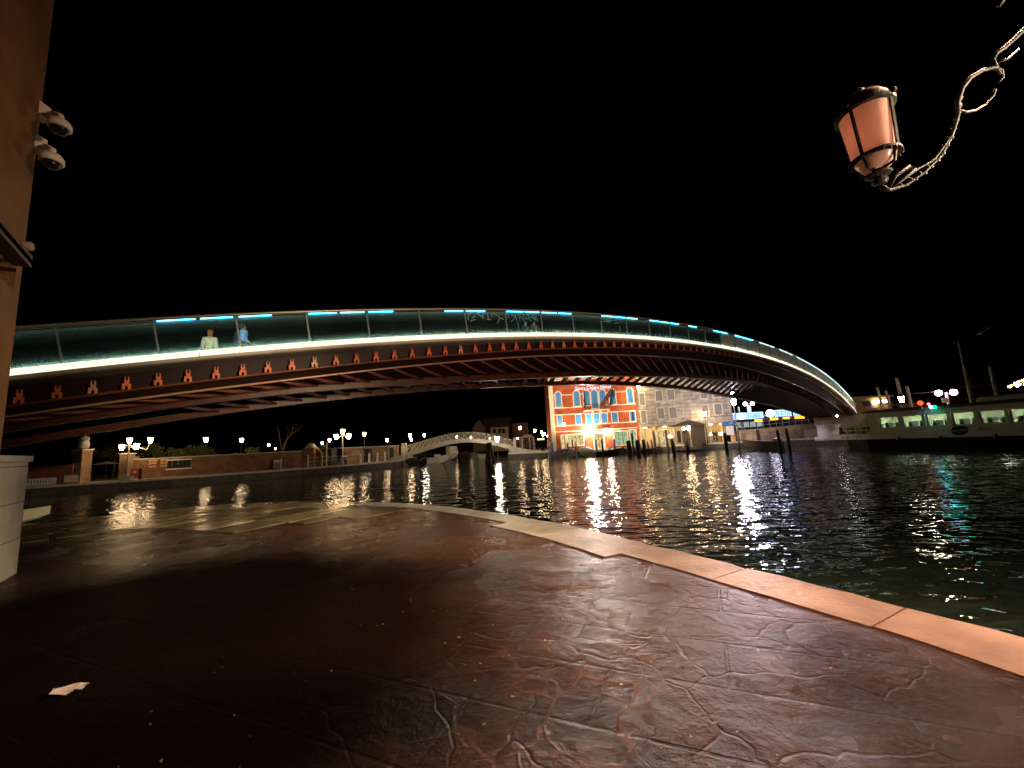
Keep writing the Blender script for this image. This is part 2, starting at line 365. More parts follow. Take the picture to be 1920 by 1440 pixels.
# rows of rectangular slabs behind the rim on the left
for row, (w0_, w1_) in enumerate(((1.18, 2.2),(2.235, 3.1),(3.135, 4.3))):
    d = 0
    while d < L[-1]-1.2:
        ln = rnd.uniform(.75, 1.35); p, tg = rimat(d+ln/2)
        if p.x < (-2.6, -3.6, -4.6)[row]:
            hz = QZ+.010+rnd.uniform(-.004, .005); rings = []
            for j in range(4):
                p, tg = rimat(d+.03+(ln-.06)*j/3); nn = Vector((-tg.y, tg.x, 0)); P3 = Vector((p.x, p.y, 0)); a0 = P3+nn*w0_; a1 = P3+nn*w1_
                rings.append([a0+Vector((0,0,QZ-.1)), a0+Vector((0,0,hz)), a1+Vector((0,0,hz+rnd.uniform(-.0015,.0015))), a1+Vector((0,0,QZ-.1))])
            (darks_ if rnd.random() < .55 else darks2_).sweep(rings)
        d += ln
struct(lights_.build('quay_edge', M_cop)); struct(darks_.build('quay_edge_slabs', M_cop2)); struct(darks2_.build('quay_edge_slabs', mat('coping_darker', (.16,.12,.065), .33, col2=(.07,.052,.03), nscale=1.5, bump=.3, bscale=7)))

# ============================================================ LEFT WALL with cameras
wd = Vector((.6, -.8, 0)); wn = Vector((.8, .6, 0)); wc = Vector((-5.23, 4.2, 0))
M_stucco = mat('orange_stucco', (.22, .105, .028), .85, col2=(.15, .07, .019), nscale=2.5, bump=.5, bscale=45)
hb = thing('building', (wc.x, wc.y, QZ), 'orange stucco building with a barred window, its corner at the left edge', 'building')
# wall with a window opening: opening rectangle along wd from t0..t1, z0..z1
pA = onplane(26, 545, wc, wn); pB = onplane(28, 480, wc, wn)
t0 = (pA-wc).dot(wd); zw0, zw1 = pA.z, pB.z+.03
mb = MB()
def wbox(mb, t0, t1, z0, z1, d0=-.5, d1=0):
    o = wc+wd*t0+wn*d0
    mb.obox(o, wd*(t1-t0), wn*(d1-d0), z0, z1)
wbox(mb, 0, t0, QZ, 14); wbox(mb, t0+.95, 9, QZ, 14); wbox(mb, t0, t0+.95, QZ, zw0); wbox(mb, t0, t0+.95, zw1, 14)
mb.obox(wc-wn*8, wd*9, wn*7.5, QZ, 14)
mb.build('wall', M_stucco, hb)
mb = MB(); wbox(mb, t0+.001, t0+.949, zw0, zw1, -.42, -.4); fr = mb.build('window', M_dark, hb)
mb = MB()
for k in range(5): a = wc+wd*(t0+.12+.18*k)-wn*.12; mb.tube([a+Vector((0,0,zw0+.002)), a+Vector((0,0,zw1-.002))], .012, 6)
mb.build('window_bar', M_iron, fr)
# flat metal hood above the window
mb = MB(); h0 = onplane(42, 500, wc+wn*.08, wn); zh = h0.z; th = (h0-wc).dot(wd)
for zz in (zh, zh+.09): 
    o = wc+wd*(th)+wn*.002; mb.obox(o+Vector((0,0,0)), wd*1.6, wn*.14, zz, zz+.035)
mb.build('window_hood', mat('hood', (.10, .06, .035), .5), hb)
def cctv(px, py, label):
    p = at(px, py, 4.05); t = thing('security_camera', p, label, 'camera', 'cameras on the corner of the stucco building')
    base = onplane(px-48, py-48, wc, wn); base = Vector((wc.x, wc.y, p.z+.34))
    M = mat('camera_plastic', (.78, .72, .62), .45)
    mb = MB(); mb.bar(base+Vector((.0,.0,-.1)), base+Vector((.0,.0,.08)), .12, .09, up=(1,0,0)); mb.build('mounting_plate', M, t)
    mb = MB(); e = p+Vector((0,0,.12)); mb.tube([base, base+Vector((.05,.05,-.02)), (base*.35+e*.65)+Vector((0,0,.01)), e, p+Vector((0,0,.06))], [.045,.04,.028,.028,.03], 10); mb.build('arm', M, t, True)
    mb = MB(); mb.lathe([(.03,.075),(.075,.06),(.098,.02),(.1,-.03),(.085,-.035)], p, 18); mb.build('housing', M, t, True)
    mb = MB(); mb.lathe([(.082,-.03),(.075,-.065),(.045,-.095),(.008,-.105)], p, 16); mb.build('dome', mat('smoked_dome', (.01,.01,.012), .08), t, True)
cctv(112, 236, 'upper dome camera on an arm from the stucco corner')
cctv(97, 300, 'lower dome camera on an arm from the stucco corner')
p = at(46, 461, 4.15); t = thing('wall_spotlight', p, 'small unlit spotlight on the stucco corner above the window hood', 'spotlight')
MB().lathe([(.02,-.06),(.045,-.05),(.05,.05),(.03,.07)], p, 12, ax=(.6,.5,.1)).build('head', mat('spot_paint', (.32,.24,.16), .5), t, True)
MB().tube([p, (wc.x-.02, wc.y-.02, p.z+.03)], .018, 8).build('bracket', M_iron, t)

# white stone block (end of the near stair parapet)
bc = Vector((-7.92, 6.75, 0)); M_blk = brickmat('white_blocks', (.72,.66,.52), (.66,.6,.48), (.2,.16,.12), 1.9, .55, .008, .6, .3)
t = thing('stone_parapet', (bc.x, bc.y, QZ), 'pale stone block parapet with a slim coping, standing at the lower left edge', 'parapet')
MB().obox(bc-wn*1.4, wd*3.2, wn*1.4, QZ, 2.62).build('wall', M_blk, t)
MB().obox(bc-wn*1.4-wd*.04, wd*3.3, wn*1.44, 2.622, 2.715).build('coping', M_stone, t)

# crumpled paper on the pavement
p = atz(130, 1298, QZ+.012); mb = MB(); g = [[None]*5 for _ in range(4)]
rnd = random.Random(5); ax = Vector((.5,.25,0)).normalized(); ay = Vector((-ax.y, ax.x, 0))
for i in range(5):
    for j in range(4):
        mb.v.append(p+ax*((i-2)*.045+rnd.uniform(-.006,.006))+ay*((j-1.5)*.035+rnd.uniform(-.006,.006))+Vector((0,0,.01+rnd.uniform(0,.035))))
for i in range(4):
    for j in range(3): a = i*4+j; mb.f.append((a, a+4, a+5, a+1))
o = mb.build('paper_scrap', mat('paper', (.8,.78,.76), .7), None, org=p); tag(o, 'crumpled white paper scrap on the dark paving at lower left', 'paper')
o.modifiers.new('th', 'SOLIDIFY').thickness = .003

# leaf bits and grit scattered on the wet stone
mb = MB(); rnd = random.Random(12)
for i in range(150):
    x = rnd.uniform(-2.5, 3.2); y = rnd.uniform(1.4, 7.5)
    if x > 3.9-.35*max(0,y-2.2)-.9: continue
    a = rnd.random()*6.28; r_ = rnd.uniform(.004, .013); p = Vector((x, y, QZ+.008)); u_ = Vector((math.cos(a), math.sin(a), rnd.uniform(-.3,.3)))*r_; v_ = Vector((-math.sin(a), math.cos(a), .2))*r_*.6
    mb.quad(p-u_-v_, p+u_-v_*.5, p+u_*.8+v_, p-u_*.6+v_)
o = mb.build('litter_specks', mat('leaf_bits', (.6,.42,.24), .7, col2=(.3,.2,.1), nscale=2), None, fix=False); o['kind'] = 'stuff'

# ============================================================ NEAR STREET LAMP (top right)
M_irong = mat('lamp_iron', (.008, .007, .006), .6, .0, col2=(.020, .016, .009), nscale=14, bump=.3, bscale=60, spec=.25)
def frosted(name, col, emi=0):
    m = bpy.data.materials.new(name); m.use_nodes = True; n = m.node_tree.nodes; l = m.node_tree.links
    b = n['Principled BSDF']; b.inputs['Base Color'].default_value = (*col, 1); b.inputs['Roughness'].default_value = .25
    tr = n.new('ShaderNodeBsdfTranslucent'); tr.inputs[0].default_value = (*col, 1)
    mx = n.new('ShaderNodeMixShader'); mx.inputs[0].default_value = .5
    l.new(b.outputs[0], mx.inputs[1]); l.new(tr.outputs[0], mx.inputs[2]); l.new(mx.outputs[0], n['Material Output'].inputs[0]); return m
M_frost = frosted('frosted_glass', (.78, .52, .44))
post = Vector((4.75, 2.35, QZ))
nl = thing('street_lamp', post, 'ornate iron lamp arm with a pinkish frosted lantern hanging at the top right', 'street lamp')
MB().lathe([(.16,0),(.16,.3),(.1,.4),(.07,.6),(.06,3.4),(.09,3.45),(.05,3.6),(.045,4.9),(.08,4.95),(.02,5.2)], post, 14).build('pole', M_irong, nl, True)
def near_lantern(base, axis, h, glassmat, tag_):
    ax = Vector(axis).normalized()
    def P(r, z): return (r*h, z*h)
    fr = MB(); c = Vector(base)
    fr.lathe([P(.05,-.02),P(.075,.02),P(.04,.06),P(.11,.085),P(.12,.10),P(.05,.125),P(.05,.15)], c, 14, ax)
    q = Vector((0,0,1)).rotation_difference(ax)
    def W_(r, a, z): return c+q @ Vector((r*h*math.cos(a), r*h*math.sin(a), z*h))
    for a0 in range(4):
        a = a0*math.pi/2+.35
        fr.tube([W_(.05,a,.14), W_(.16,a,.16), W_(.18,a,.25), W_(.205,a,.30)], .009*h/.65*1.2, 6)
        fr.bar(W_(.212,a,.30), W_(.245,a,.85), .026*h, .02*h)
        fr.ball(W_(.285,a,.885), .026*h, 8)
    for z, r, w in ((.29,.21,.020),(.86,.252,.032)):
        fr.lathe([((r-.012)*h,(z-w)*h),((r+.02)*h,(z-w*.6)*h),((r+.02)*h,(z+w*.6)*h),((r-.012)*h,(z+w)*h),((r-.02)*h,z*h)], c, 24, ax)
    for i in range(22):
        a = 2*math.pi*i/22; fr.ball(W_(.222,a,.265), .013*h, 6)
    fr.build('lantern_frame', M_irong, nl)
    MB().lathe([P(.235,.89),P(.225,.96),P(.18,1.02),P(.09,1.06),P(.03,1.08),P(.03,1.11),P(.045,1.13),P(.015,1.16)], c, 20, ax).build('lantern_cap', M_irong, nl, True)
    g = MB(); g.lathe([P(.19,.30),P(.235,.85)], c, 24, ax); g.f = g.f[:-2]; g.build('lantern_glass', glassmat, nl, True)
    g = MB(); g.lathe([P(.06,.15),P(.13,.18),P(.185,.28)], c, 20, ax); g.f = g.f[:-2]; g.build('lantern_bowl', glassmat, nl, True)
lbase = Vector((2.845, 2.87, 4.28)); lup = Vector((0,0,1))
near_lantern(lbase, (-.03,0,1), .69, M_frost, 1)
def px3(pts, Yf=2.86):
    out = []
    for x, y in pts:
        d = cF*FPX+cR*(x-960)-cU*(y-720); out.append(CP+d/FPX*3.1)
    return out
arm = MB()
arm.tube(px3([(1652,350),(1668,357),(1700,347),(1735,322),(1765,292),(1785,255),(1797,215)]), [.018,.014,.010,.009,.009,.009,.011], 8)
arm.tube(px3([(1668,354),(1690,340),(1720,318),(1752,300),(1775,268),(1787,250)]), .006, 6)
arm.tube(px3([(1668,352),(1680,330),(1705,313),(1715,317),(1700,330),(1680,345)]), [.008,.01,.014,.016,.01,.006], 6)
arm.tube(px3([(1797,215),(1796,190),(1804,165),(1820,145),(1842,132),(1866,127),(1878,133),(1880,146),(1872,154)]), [.011,.016,.016,.015,.014,.013,.012,.01,.008], 8)
arm.tube(px3([(1800,208),(1812,211),(1830,207),(1848,196),(1862,180),(1866,168)]), [.011,.010,.008,.007,.007,.011], 6)
arm.tube(px3([(1876,140),(1862,112),(1868,100),(1885,88),(1905,70),(1925,50),(1960,20),(2010,-20)]), [.01,.012,.014,.016,.016,.018,.02,.022], 8)
arm.tube(px3([(1870,118),(1890,110),(1910,92)]), .008, 6); arm.tube(px3([(1872,12),(1880,0),(1895,-10),(1930,-10),(1970,10)]), [.014,.016,.014,.012,.012], 8)
for i in range(26):   # leaf-shaped knots along the arm
    t_ = i/25; pts = px3([(1690,350),(1735,322),(1765,292),(1785,255),(1797,215),(1802,180)]); k = t_*4.99; j = int(k); q = pts[j].lerp(pts[j+1], k-j)
    arm.lathe([(.002,-.02),(.012,0),(.002,.022)], q+Vector((0,0,-.012 if i % 2 else .012)), 5, ax=(.6*(1 if i % 2 else -1),.1,.7))
arm.build('arm', M_irong, nl, True)
# lit lanterns of the same post, above and beyond the top right corner
M_lampw = glow('near_lamp_glow', (1, .42, .22), 170)
for q in ((4.9, 2.9, 6.6), (5.9, 1.7, 5.2)):
    q = Vector(q); MB().tube([Vector((post.x,post.y,QZ+4.6)), (Vector((post.x,post.y,QZ+4.5))+q)/2+Vector((0,0,-.2)), q+Vector((0,0,-.05))], .02, 8).build('arm', M_irong, nl)
    g = MB(); g.lathe([(.13,.05),(.2,.35)], q, 16); g.build('lit_glass', M_lampw, nl)
    MB().lathe([(.24,.37),(.2,.42),(.05,.5),(.02,.56)], q, 16).build('lantern_cap', M_irong, nl)

def spot(loc, tgt, power, col, ang, blend, r=.25, name='added_spot'):
    l = bpy.data.lights.new(name, 'SPOT'); l.energy = power; l.color = col; l.spot_size = math.radians(ang); l.spot_blend = blend; l.shadow_soft_size = r
    o = bpy.data.objects.new(name, l); COL.objects.link(o); o.location = loc; o.rotation_euler = (Vector(tgt)-Vector(loc)).to_track_quat('-Z', 'Y').to_euler(); return o
spot((4.9,2.9,6.5), (2.5,3.4,.9), 3500, (1,.46,.27), 92, 1.0, .12, 'lamp_and_fill_beam')
spot((5.7,1.9,5.1), (-6.5,13.0,.9), 15000, (1,.82,.50), 42, 1.0, .12, 'lamp_and_fill_beam')  # added beam that lights the slab rows on the left
spot((5.9,1.7,5.2), (-6.5,9.5,1.2), 3800, (1,.80,.52), 70, 1.0, .12, 'lamp_and_fill_beam')  # added yellowish beam for the rim and pale block at the left

# ============================================================ BRIDGE
PX_,PY_,TH,B_,Z0_,K_,SCc = 3.775,20.9505,.63436,.001826,8.699,.0029025,14.679
TT = Vector((math.cos(TH), math.sin(TH), 0)); NN = Vector((-math.sin(TH), math.cos(TH), 0))
def PB(s, u=0, z=0):
    o = B_*(s-SCc)**2+u
    return Vector((PX_, PY_, Z0_-K_*(s-SCc)**2+z))+TT*s+NN*o
def Wd(s): return 9.4-1.4*B_*(s-SCc)**2
S0, S1 = -25.3, 54.7; PS = 2.10161
zA = [(-26,-1.25),(-14,-1.45),(-10.9,-1.55),(-7,-1.74),(-2,-1.87),(2.6,-1.92),(8.75,-1.95),(17,-1.82),(29.8,-1.35),(40,-.8),(54.7,-.35)]
zB = [(-26,-1.55),(-11,-1.75),(-6,-1.86),(-.4,-2.05),(2.9,-2.12),(12,-2.23),(21.5,-2.36),(28,-2.40),(40,-1.85),(47,-1.2),(54.7,-.4)]
uC = [(-26,.9),(-5,.85),(5,.6),(15,.42),(55,.34)]
zC = [(-26,-.84),(-15,-.84),(-7,-.74),(.8,-.62),(8,-.54),(15,-.5),(26,-.44),(55,-.42)]
zD = [(-26,-1.1),(-14,-1.15),(-8,-1.07),(-3,-.99),(1,-.95),(8,-.93),(20,-.95),(33,-1.1),(45,-.85),(54.7,-.4)]
uD = 1.2; uA = 3.0; uB = 5.5
br = thing('arch_footbridge', PB(S0,2,-3), 'long low arched footbridge of red steel with glass parapets and a lit white edge', 'bridge')
def srange(a, b, st):
    n = max(1, int(round((b-a)/st))); return [a+(b-a)*i/n for i in range(n+1)]
SS = srange(S0, S1, .5)
# edge stone with lit strip
M_edge = mat('edge_stone', (.8,.76,.66), .5, col2=(.66,.62,.52), nscale=3)
MB().sweep([[PB(s,.0,-.285),PB(s,-.03,-.25),PB(s,-.03,-.195),PB(s,.25,-.195),PB(s,.25,-.30),PB(s,.05,-.30)] for s in SS]).build('edge_stone', M_edge, br)
def strip_mat():
    m = glow('edge_light', (1, .93, .66), 1.35); return m
lt = MB()
s = S0
while s < S1-.2:
    e = min(s+PS/2-.022, S1)
    lt.sweep([[PB(q,-.02,-.19),PB(q,-.005,-.0),PB(q,.06,.012),PB(q,.06,-.19)] for q in srange(s,e,.5)]); s += PS/2
lt.build('edge_light', strip_mat(), br)
# a second soft strip at the glass foot shining up the glass
MB().sweep([[PB(s,.14,.01),PB(s,.17,.01),PB(s,.17,.03),PB(s,.14,.03)] for s in SS if s < 13.5]).build('foot_light', glow('foot_light', (1,.9,.66), 26), br)
MB().sweep([[PB(s,.14,.01),PB(s,.17,.01),PB(s,.17,.03),PB(s,.14,.03)] for s in SS if s > 13.5]).build('foot_light', glow('foot_light_bright', (1,.96,.82), 120), br)
# deck
M_deck = mat('deck_stone', (.34,.34,.31), .45, col2=(.22,.22,.2), nscale=2, bump=.3, bscale=12)
MB().sweep([[PB(s,.065,-.19),PB(s,.065,-.005),PB(s,Wd(s),-.005),PB(s,Wd(s),-.28),PB(s,.255,-.28),PB(s,.255,-.19)] for s in SS]).build('deck', M_deck, br)
MB().sweep([[PB(s,Wd(s)-.2,.01),PB(s,Wd(s)-.16,.01),PB(s,Wd(s)-.16,.03),PB(s,Wd(s)-.2,.03)] for s in SS]).build('foot_light', glow('far_foot_light', (1,.97,.82), 20), br)
st = MB()   # step risers laid over the deck
for s in srange(S0+1, S1-1, 1.05):
    st.hexa([PB(s,.7,-.002),PB(s+.36,.7,-.002),PB(s+.36,Wd(s)-.7,-.002),PB(s,Wd(s)-.7,-.002),PB(s,.7,.012),PB(s+.36,.7,.012),PB(s+.36,Wd(s)-.7,.012),PB(s,Wd(s)-.7,.012)])
st.build('deck_steps', mat('step_stone', (.55,.53,.46), .5), br)
MB().sweep([[PB(s,Wd(s)-.1,-.3),PB(s,Wd(s)+.05,-.25),PB(s,Wd(s)+.05,.01),PB(s,Wd(s)-.1,.0)] for s in SS]).build('edge_stone', M_edge, br)
# parapet
def up(s): # unit normal to deck in the bridge plane
    sl = -2*K_*(s-SCc); return (Vector((0,0,1))-TT*sl).normalized()
def PG(s, u, h): return PB(s,u,0)+up(s)*h+NN*(-.037*h/1.15)
def glass_mat(nm, lo, hi, fc):
    m = bpy.data.materials.new(nm); m.use_nodes = True; n = m.node_tree.nodes; l = m.node_tree.links; n.clear()
    o = n.new('ShaderNodeOutputMaterial'); tr = n.new('ShaderNodeBsdfTransparent'); tr.inputs[0].default_value = (.72,.86,.84,1)
    gl = n.new('ShaderNodeBsdfGlossy'); gl.inputs['Roughness'].default_value = .05
    lw = n.new('ShaderNodeLayerWeight'); lw.inputs[0].default_value = .12
    m1 = n.new('ShaderNodeMixShader'); l.new(lw.outputs['Fresnel'], m1.inputs[0]); l.new(tr.outputs[0], m1.inputs[1]); l.new(gl.outputs[0], m1.inputs[2])
    df = n.new('ShaderNodeBsdfDiffuse'); df.inputs[0].default_value = (*fc,1)
    tl = n.new('ShaderNodeBsdfTranslucent'); tl.inputs[0].default_value = (*fc,1)
    ad = n.new('ShaderNodeMixShader'); l.new(df.outputs[0], ad.inputs[1]); l.new(tl.outputs[0], ad.inputs[2])
    tc = n.new('ShaderNodeTexCoord'); no = n.new('ShaderNodeTexNoise'); no.inputs['Scale'].default_value = 4; no.inputs['Detail'].default_value = 7; l.new(tc.outputs['Object'], no.inputs['Vector'])
    vo = n.new('ShaderNodeTexNoise'); vo.inputs['Scale'].default_value = 30; vo.inputs['Detail'].default_value = 3; l.new(tc.outputs['Object'], vo.inputs['Vector'])
    vr = n.new('ShaderNodeMapRange'); vr.inputs['From Min'].default_value = .66; vr.inputs['From Max'].default_value = .75; vr.inputs['To Max'].default_value = .35; l.new(vo.outputs['Fac'], vr.inputs[0])
    r1 = n.new('ShaderNodeMapRange'); r1.inputs['From Min'].default_value = .35; r1.inputs['From Max'].default_value = .75; r1.inputs['To Min'].default_value = lo; r1.inputs['To Max'].default_value = hi; l.new(no.outputs['Fac'], r1.inputs[0])
    a2 = n.new('ShaderNodeMath'); a2.operation = 'ADD'; l.new(r1.outputs[0], a2.inputs[0]); l.new(vr.outputs[0], a2.inputs[1])
    # a thin dirt film and the painted glow cover more of the view the more steeply one looks along it (1/cos)
    ge = n.new('ShaderNodeNewGeometry'); dt = n.new('ShaderNodeVectorMath'); dt.operation = 'DOT_PRODUCT'; l.new(ge.outputs['Normal'], dt.inputs[0]); l.new(ge.outputs['Incoming'], dt.inputs[1])
    ab = n.new('ShaderNodeMath'); ab.operation = 'ABSOLUTE'; l.new(dt.outputs['Value'], ab.inputs[0]); mxm = n.new('ShaderNodeMath'); mxm.operation = 'MAXIMUM'; mxm.inputs[1].default_value = .05; l.new(ab.outputs[0], mxm.inputs[0])
    dv = n.new('ShaderNodeMath'); dv.operation = 'DIVIDE'; dv.use_clamp = True; at_ = n.new('ShaderNodeAttribute'); at_.attribute_name = 'film'; a3 = n.new('ShaderNodeMath'); a3.operation = 'ADD'; l.new(a2.outputs[0], a3.inputs[0]); l.new(at_.outputs['Fac'], a3.inputs[1])
    l.new(a3.outputs[0], dv.inputs[0]); l.new(mxm.outputs[0], dv.inputs[1])
    m2 = n.new('ShaderNodeMixShader'); l.new(dv.outputs[0], m2.inputs[0]); l.new(m1.outputs[0], m2.inputs[1]); l.new(ad.outputs[0], m2.inputs[2])
    l.new(m2.outputs[0], o.inputs[0]); return m
M_glass = glass_mat('parapet_glass', .003, .016, (.42,.76,.78)); M_glass_sheen = glass_mat('sheen_glass', .22, .85, (.84,.84,.76))  # teal LED glow and right-hand whitish sheen are put into the film colours
SP = -18.957
posts = [SP+PS*i for i in range(-3, 36)]
posts = [p for p in posts if S0 <= p <= S1]
M_post = mat('brushed_post', (.36,.43,.43), .4, .3)
M_led = glow('cyan_led', (.06, .55, 1.0), 18); M_ledw = glow('pale_led', (.6,.95,.95), 4)
scr = mat('scratched_paint', (.75,.85,.9), .5)
lit = {-1:'a', 1:'ab', 2:'a', 3:'ab', 4:'a', 5:'b', 6:'a', 7:'ab', 8:'ab', 10:'ab', 11:'a', 12:'ab', 13:'a', 14:'a', 15:'b', 16:'a', 17:'ab', 18:'a', 19:'ab', 20:'a', 21:'ab', 22:'a', 23:'ab', 24:'ab', 25:'ab', 26:'ab', 27:'ab', 28:'ab', 29:'ab', 30:'ab', 31:'ab', 32:'ab', 33:'ab'}
strokes6 = [[(.35,.05),(.2,.12),(.12,.42)],[(.5,.22),(.32,.33)],[(.62,.08),(.84,.02),(.9,.1),(.88,.42)],[(.62,.09),(.9,.3)],[(1.15,.07),(1.16,.36)],[(1.07,.37),(1.3,.4)],[(1.35,.25),(1.38,.12),(1.5,.1),(1.72,.2),(1.78,.3),(1.62,.58)],[(.22,.5),(.3,.42),(.5,.4)],[(1.78,.3),(1.98,.38)]]
strokes7 = [[(.04,.1),(.2,.2),(.06,.36)],[(.56,.12),(.62,.46)],[(.34,.14),(.58,.26),(.27,.5)],[(.8,.46),(.8,.14),(1.04,.46),(1.04,.12)],[(1.1,.36),(1.3,.12),(1.44,.48)],[(1.14,.34),(1.38,.33)],[(1.84,.3),(1.62,.1),(1.5,.16),(1.58,.28),(1.84,.44),(1.88,.36),(1.5,.24)],[(.66,.5),(.67,.85)],[(1.06,.5),(1.08,.72)]]
strokes10 = [[(.2,.12),(.5,.2),(.25,.3),(.6,.28),(.8,.1)],[(.3,.05),(.75,.35)],[(.5,.05),(.55,.4)],[(.15,.3),(.9,.22)],[(1.0,.2),(1.5,.12),(1.7,.25)],[(1.1,.35),(1.4,.33)],[(1.5,.5),(1.45,.85)]]
for idx, p in enumerate(posts):
    i = round((p-SP)/PS)
    mb = MB()
    a = PG(p, .075, .0); b_ = PG(p, .075, 1.08)
    mb.bar(a, b_, .024, .05, up=TT); mb.build('parapet_post', M_post, br)
    q = p+PS
    if q <= S1:
        mb = MB()
        for s0_, s1_ in ((p+.03, q-.03),):
            hs = (.02,.12,.3,.6,.85,1.03); fv = (.13,.07,.02,.012,.09,.42)  # film thickened at foot and top to paint in the glow there
            r = [[PG(s,.092,h) for h in hs]+[PG(s,.108,h) for h in hs[::-1]] for s in srange(s0_, s1_, .7)]
            mb.sweep(r)
        gp = mb.build('glass_panel', M_glass_sheen if p > 13.5 else M_glass, br, fix=False)
        fa = gp.data.attributes.new('film', 'FLOAT', 'POINT')
        for vi in range(len(gp.data.vertices)): k_ = vi % 12; fa.data[vi].value = fv[k_ if k_ < 6 else 11-k_]
        for key, (f0, f1) in (('a', (.04,.49)), ('b', (.55,.96))):
            if key in lit.get(i, ''):
                mb = MB(); s0_, s1_ = p+PS*f0, p+PS*f1
                mb.sweep([[PG(s,.06,1.045),PG(s,.085,1.045),PG(s,.085,1.065),PG(s,.06,1.065)] for s in srange(s0_, s1_, .5)])
                mb.build('rail_light', M_ledw if i < 0 or i > 18 else M_led, br)
        for ii, stk in ((6, strokes6), (7, strokes7), (10, strokes10)):
            if i == ii:
                mb = MB()
                for ln in stk:
                    mb.tube([PG(p+x, .083, 1.03-y*.95) for x, y in ln], .013, 5)
                mb.build('graffiti', mat('cyan_lit_scrawl', (.22,.80,.95), .5) if ii != 6 else mat('pale_scrawl', (.5,.85,.92), .5), gp)  # scratches edge-lit by the rail light, its cyan put into the colour
        # the far side of the bridge
        mb = MB(); mb.sweep([[PB(s,Wd(s)-.1,.02),PB(s,Wd(s)-.1,1.05),PB(s,Wd(s)-.085,1.05),PB(s,Wd(s)-.085,.02)] for s in srange(p+.03, q-.03, .7)]); mb.build('glass_panel', M_glass, br)
    MB().bar(PB(p,Wd(p)-.07,0), PB(p,Wd(p)-.07,1.1), .035, .05, up=TT).build('parapet_post', M_post, br)
M_bronze = mat('pale_rail', (.66,.64,.52), .35, .6)
MB().tube([PG(s,.075,1.14) for s in SS], .045, 10).build('handrail', M_bronze, br, True)
MB().sweep([[PG(s,.045,1.068),PG(s,.115,1.068),PG(s,.115,1.10),PG(s,.045,1.10)] for s in SS]).build('rail_channel', mat('rail_channel', (.16,.14,.15), .4, .6), br)
MB().tube([PB(s,Wd(s)-.08,1.14) for s in SS], .04, 8).build('handrail', M_bronze, br, True)
# underside
SC2 = srange(S0, S1, 1.0)
def C_(s, du=0, dz=0): return PB(s, interp(uC,s)+du, interp(zC,s)+dz)
def D_(s, du=0, dz=0): return PB(s, uD+du, interp(zD,s)+dz)
def A_(s, du=0, dz=0): return PB(s, uA+du, interp(zA,s)+dz)
def Bm_(s, du=0, dz=0): return PB(s, uB+du, interp(zB,s)+dz)
MB().sweep([[PB(s,interp(uC,s)+.22,-.285),C_(s,.22,.02),C_(s,.3,.02),PB(s,interp(uC,s)+.3,-.285)] for s in SC2]).build('side_web', M_web, br)
MB().tube([C_(s,0,-.03) for s in SC2], .045, 8).build('clip_rail', M_rib, br, True)
MB().sweep([[C_(s,.03,-.06),D_(s,.02,.05),D_(s,.1,.08),C_(s,.18,.0)] for s in SC2]).build('side_web', M_web, br)
MB().tube([D_(s) for s in SC2], .045, 8).build('side_arch', mat('side_arch', (.5,.3,.2), .35, .3), br, True)
MB().sweep([[D_(s,.05,.10),A_(s,-.02,.26),A_(s,-.02,.30),D_(s,.05,.16)] for s in SC2]).build('soffit', M_web, br)
def beam(f, w, h0, h1): return [[f(s,-w/2,h0),f(s,w/2,h0),f(s,w/2,h1),f(s,-w/2,h1)] for s in SC2]
MB().sweep(beam(A_, .34, 0, .26)).build('lower_arch', M_red, br)
MB().sweep(beam(A_, .44, -.035, -.002)).build('arch_flange', M_red, br)
MB().sweep(beam(Bm_, .30, 0, .24)).build('lower_arch', M_red, br)
MB().sweep(beam(Bm_, .40, -.035, -.002)).build('arch_flange', M_red, br)
# solid skins between the two lower arches where they meet the banks
for a, b_ in ((27.5, S1),):
    MB().sweep([[A_(s,.17,.02),Bm_(s,-.15,.02),Bm_(s,-.15,.10),A_(s,.17,.10)] for s in srange(a,b_,1.)]).build('soffit', M_web, br)
brk = None; n_b = 0
s = -22.2
while s < 53 and n_b < 100:
    h = .40 if s < 3 else max(.26, .40-(s-3)*.012)
    T = TT; N = NN; U = Vector((0,0,1)); c = C_(s,-.03,.0)
    mb = MB()
    def bx(x0,x1,z0,z1,d0=-.02,d1=.03):
        mb.hexa([c+T*x0*h/.55+N*d0+U*z0*h/.4, c+T*x1*h/.55+N*d0+U*z0*h/.4, c+T*x1*h/.55+N*d1+U*z0*h/.4, c+T*x0*h/.55+N*d1+U*z0*h/.4,
                 c+T*x0*h/.55+N*d0+U*z1*h/.4, c+T*x1*h/.55+N*d0+U*z1*h/.4, c+T*x1*h/.55+N*d1+U*z1*h/.4, c+T*x0*h/.55+N*d1+U*z1*h/.4])
    bx(-.14,-.05,0,.11); bx(.05,.14,0,.11); bx(-.14,.14,.11,.18); bx(-.07,.07,.182,.23,-.015,.025); bx(-.085,-.02,.23,.30); bx(.02,.085,.23,.30); bx(-.08,-.045,.30,.40); bx(.03,.065,.30,.40); bx(-.02,.02,.23,.27)
    mb.build('bracket', M_bracket if n_b % 8 != 5 else mat('faded_bracket', (.85,.42,.30), .5), br); n_b += 1; s += .757
s = -22.
k = 0
while s < 50:
    dl = min(3.6, max(1.7, 1.8+.17*(s+11)))
    if s+dl < 50:
        a = D_(s,.03,.04); b_ = A_(s+dl,-.17,.22); mid = (a+b_)/2+Vector((0,0,-.05))
        MB().tube([a,mid,b_], [.04,.075,.06], 6).build('rib', M_rib, br, True)
    if s+1.5 < 29 and s > -17:
        a = A_(s,.16,.12); b_ = Bm_(s+1.5,-.14,.12); MB().bar(a, b_, .25 if s > -4 else .14, .11).build('cross_member', M_red, br)
    s += PS/2

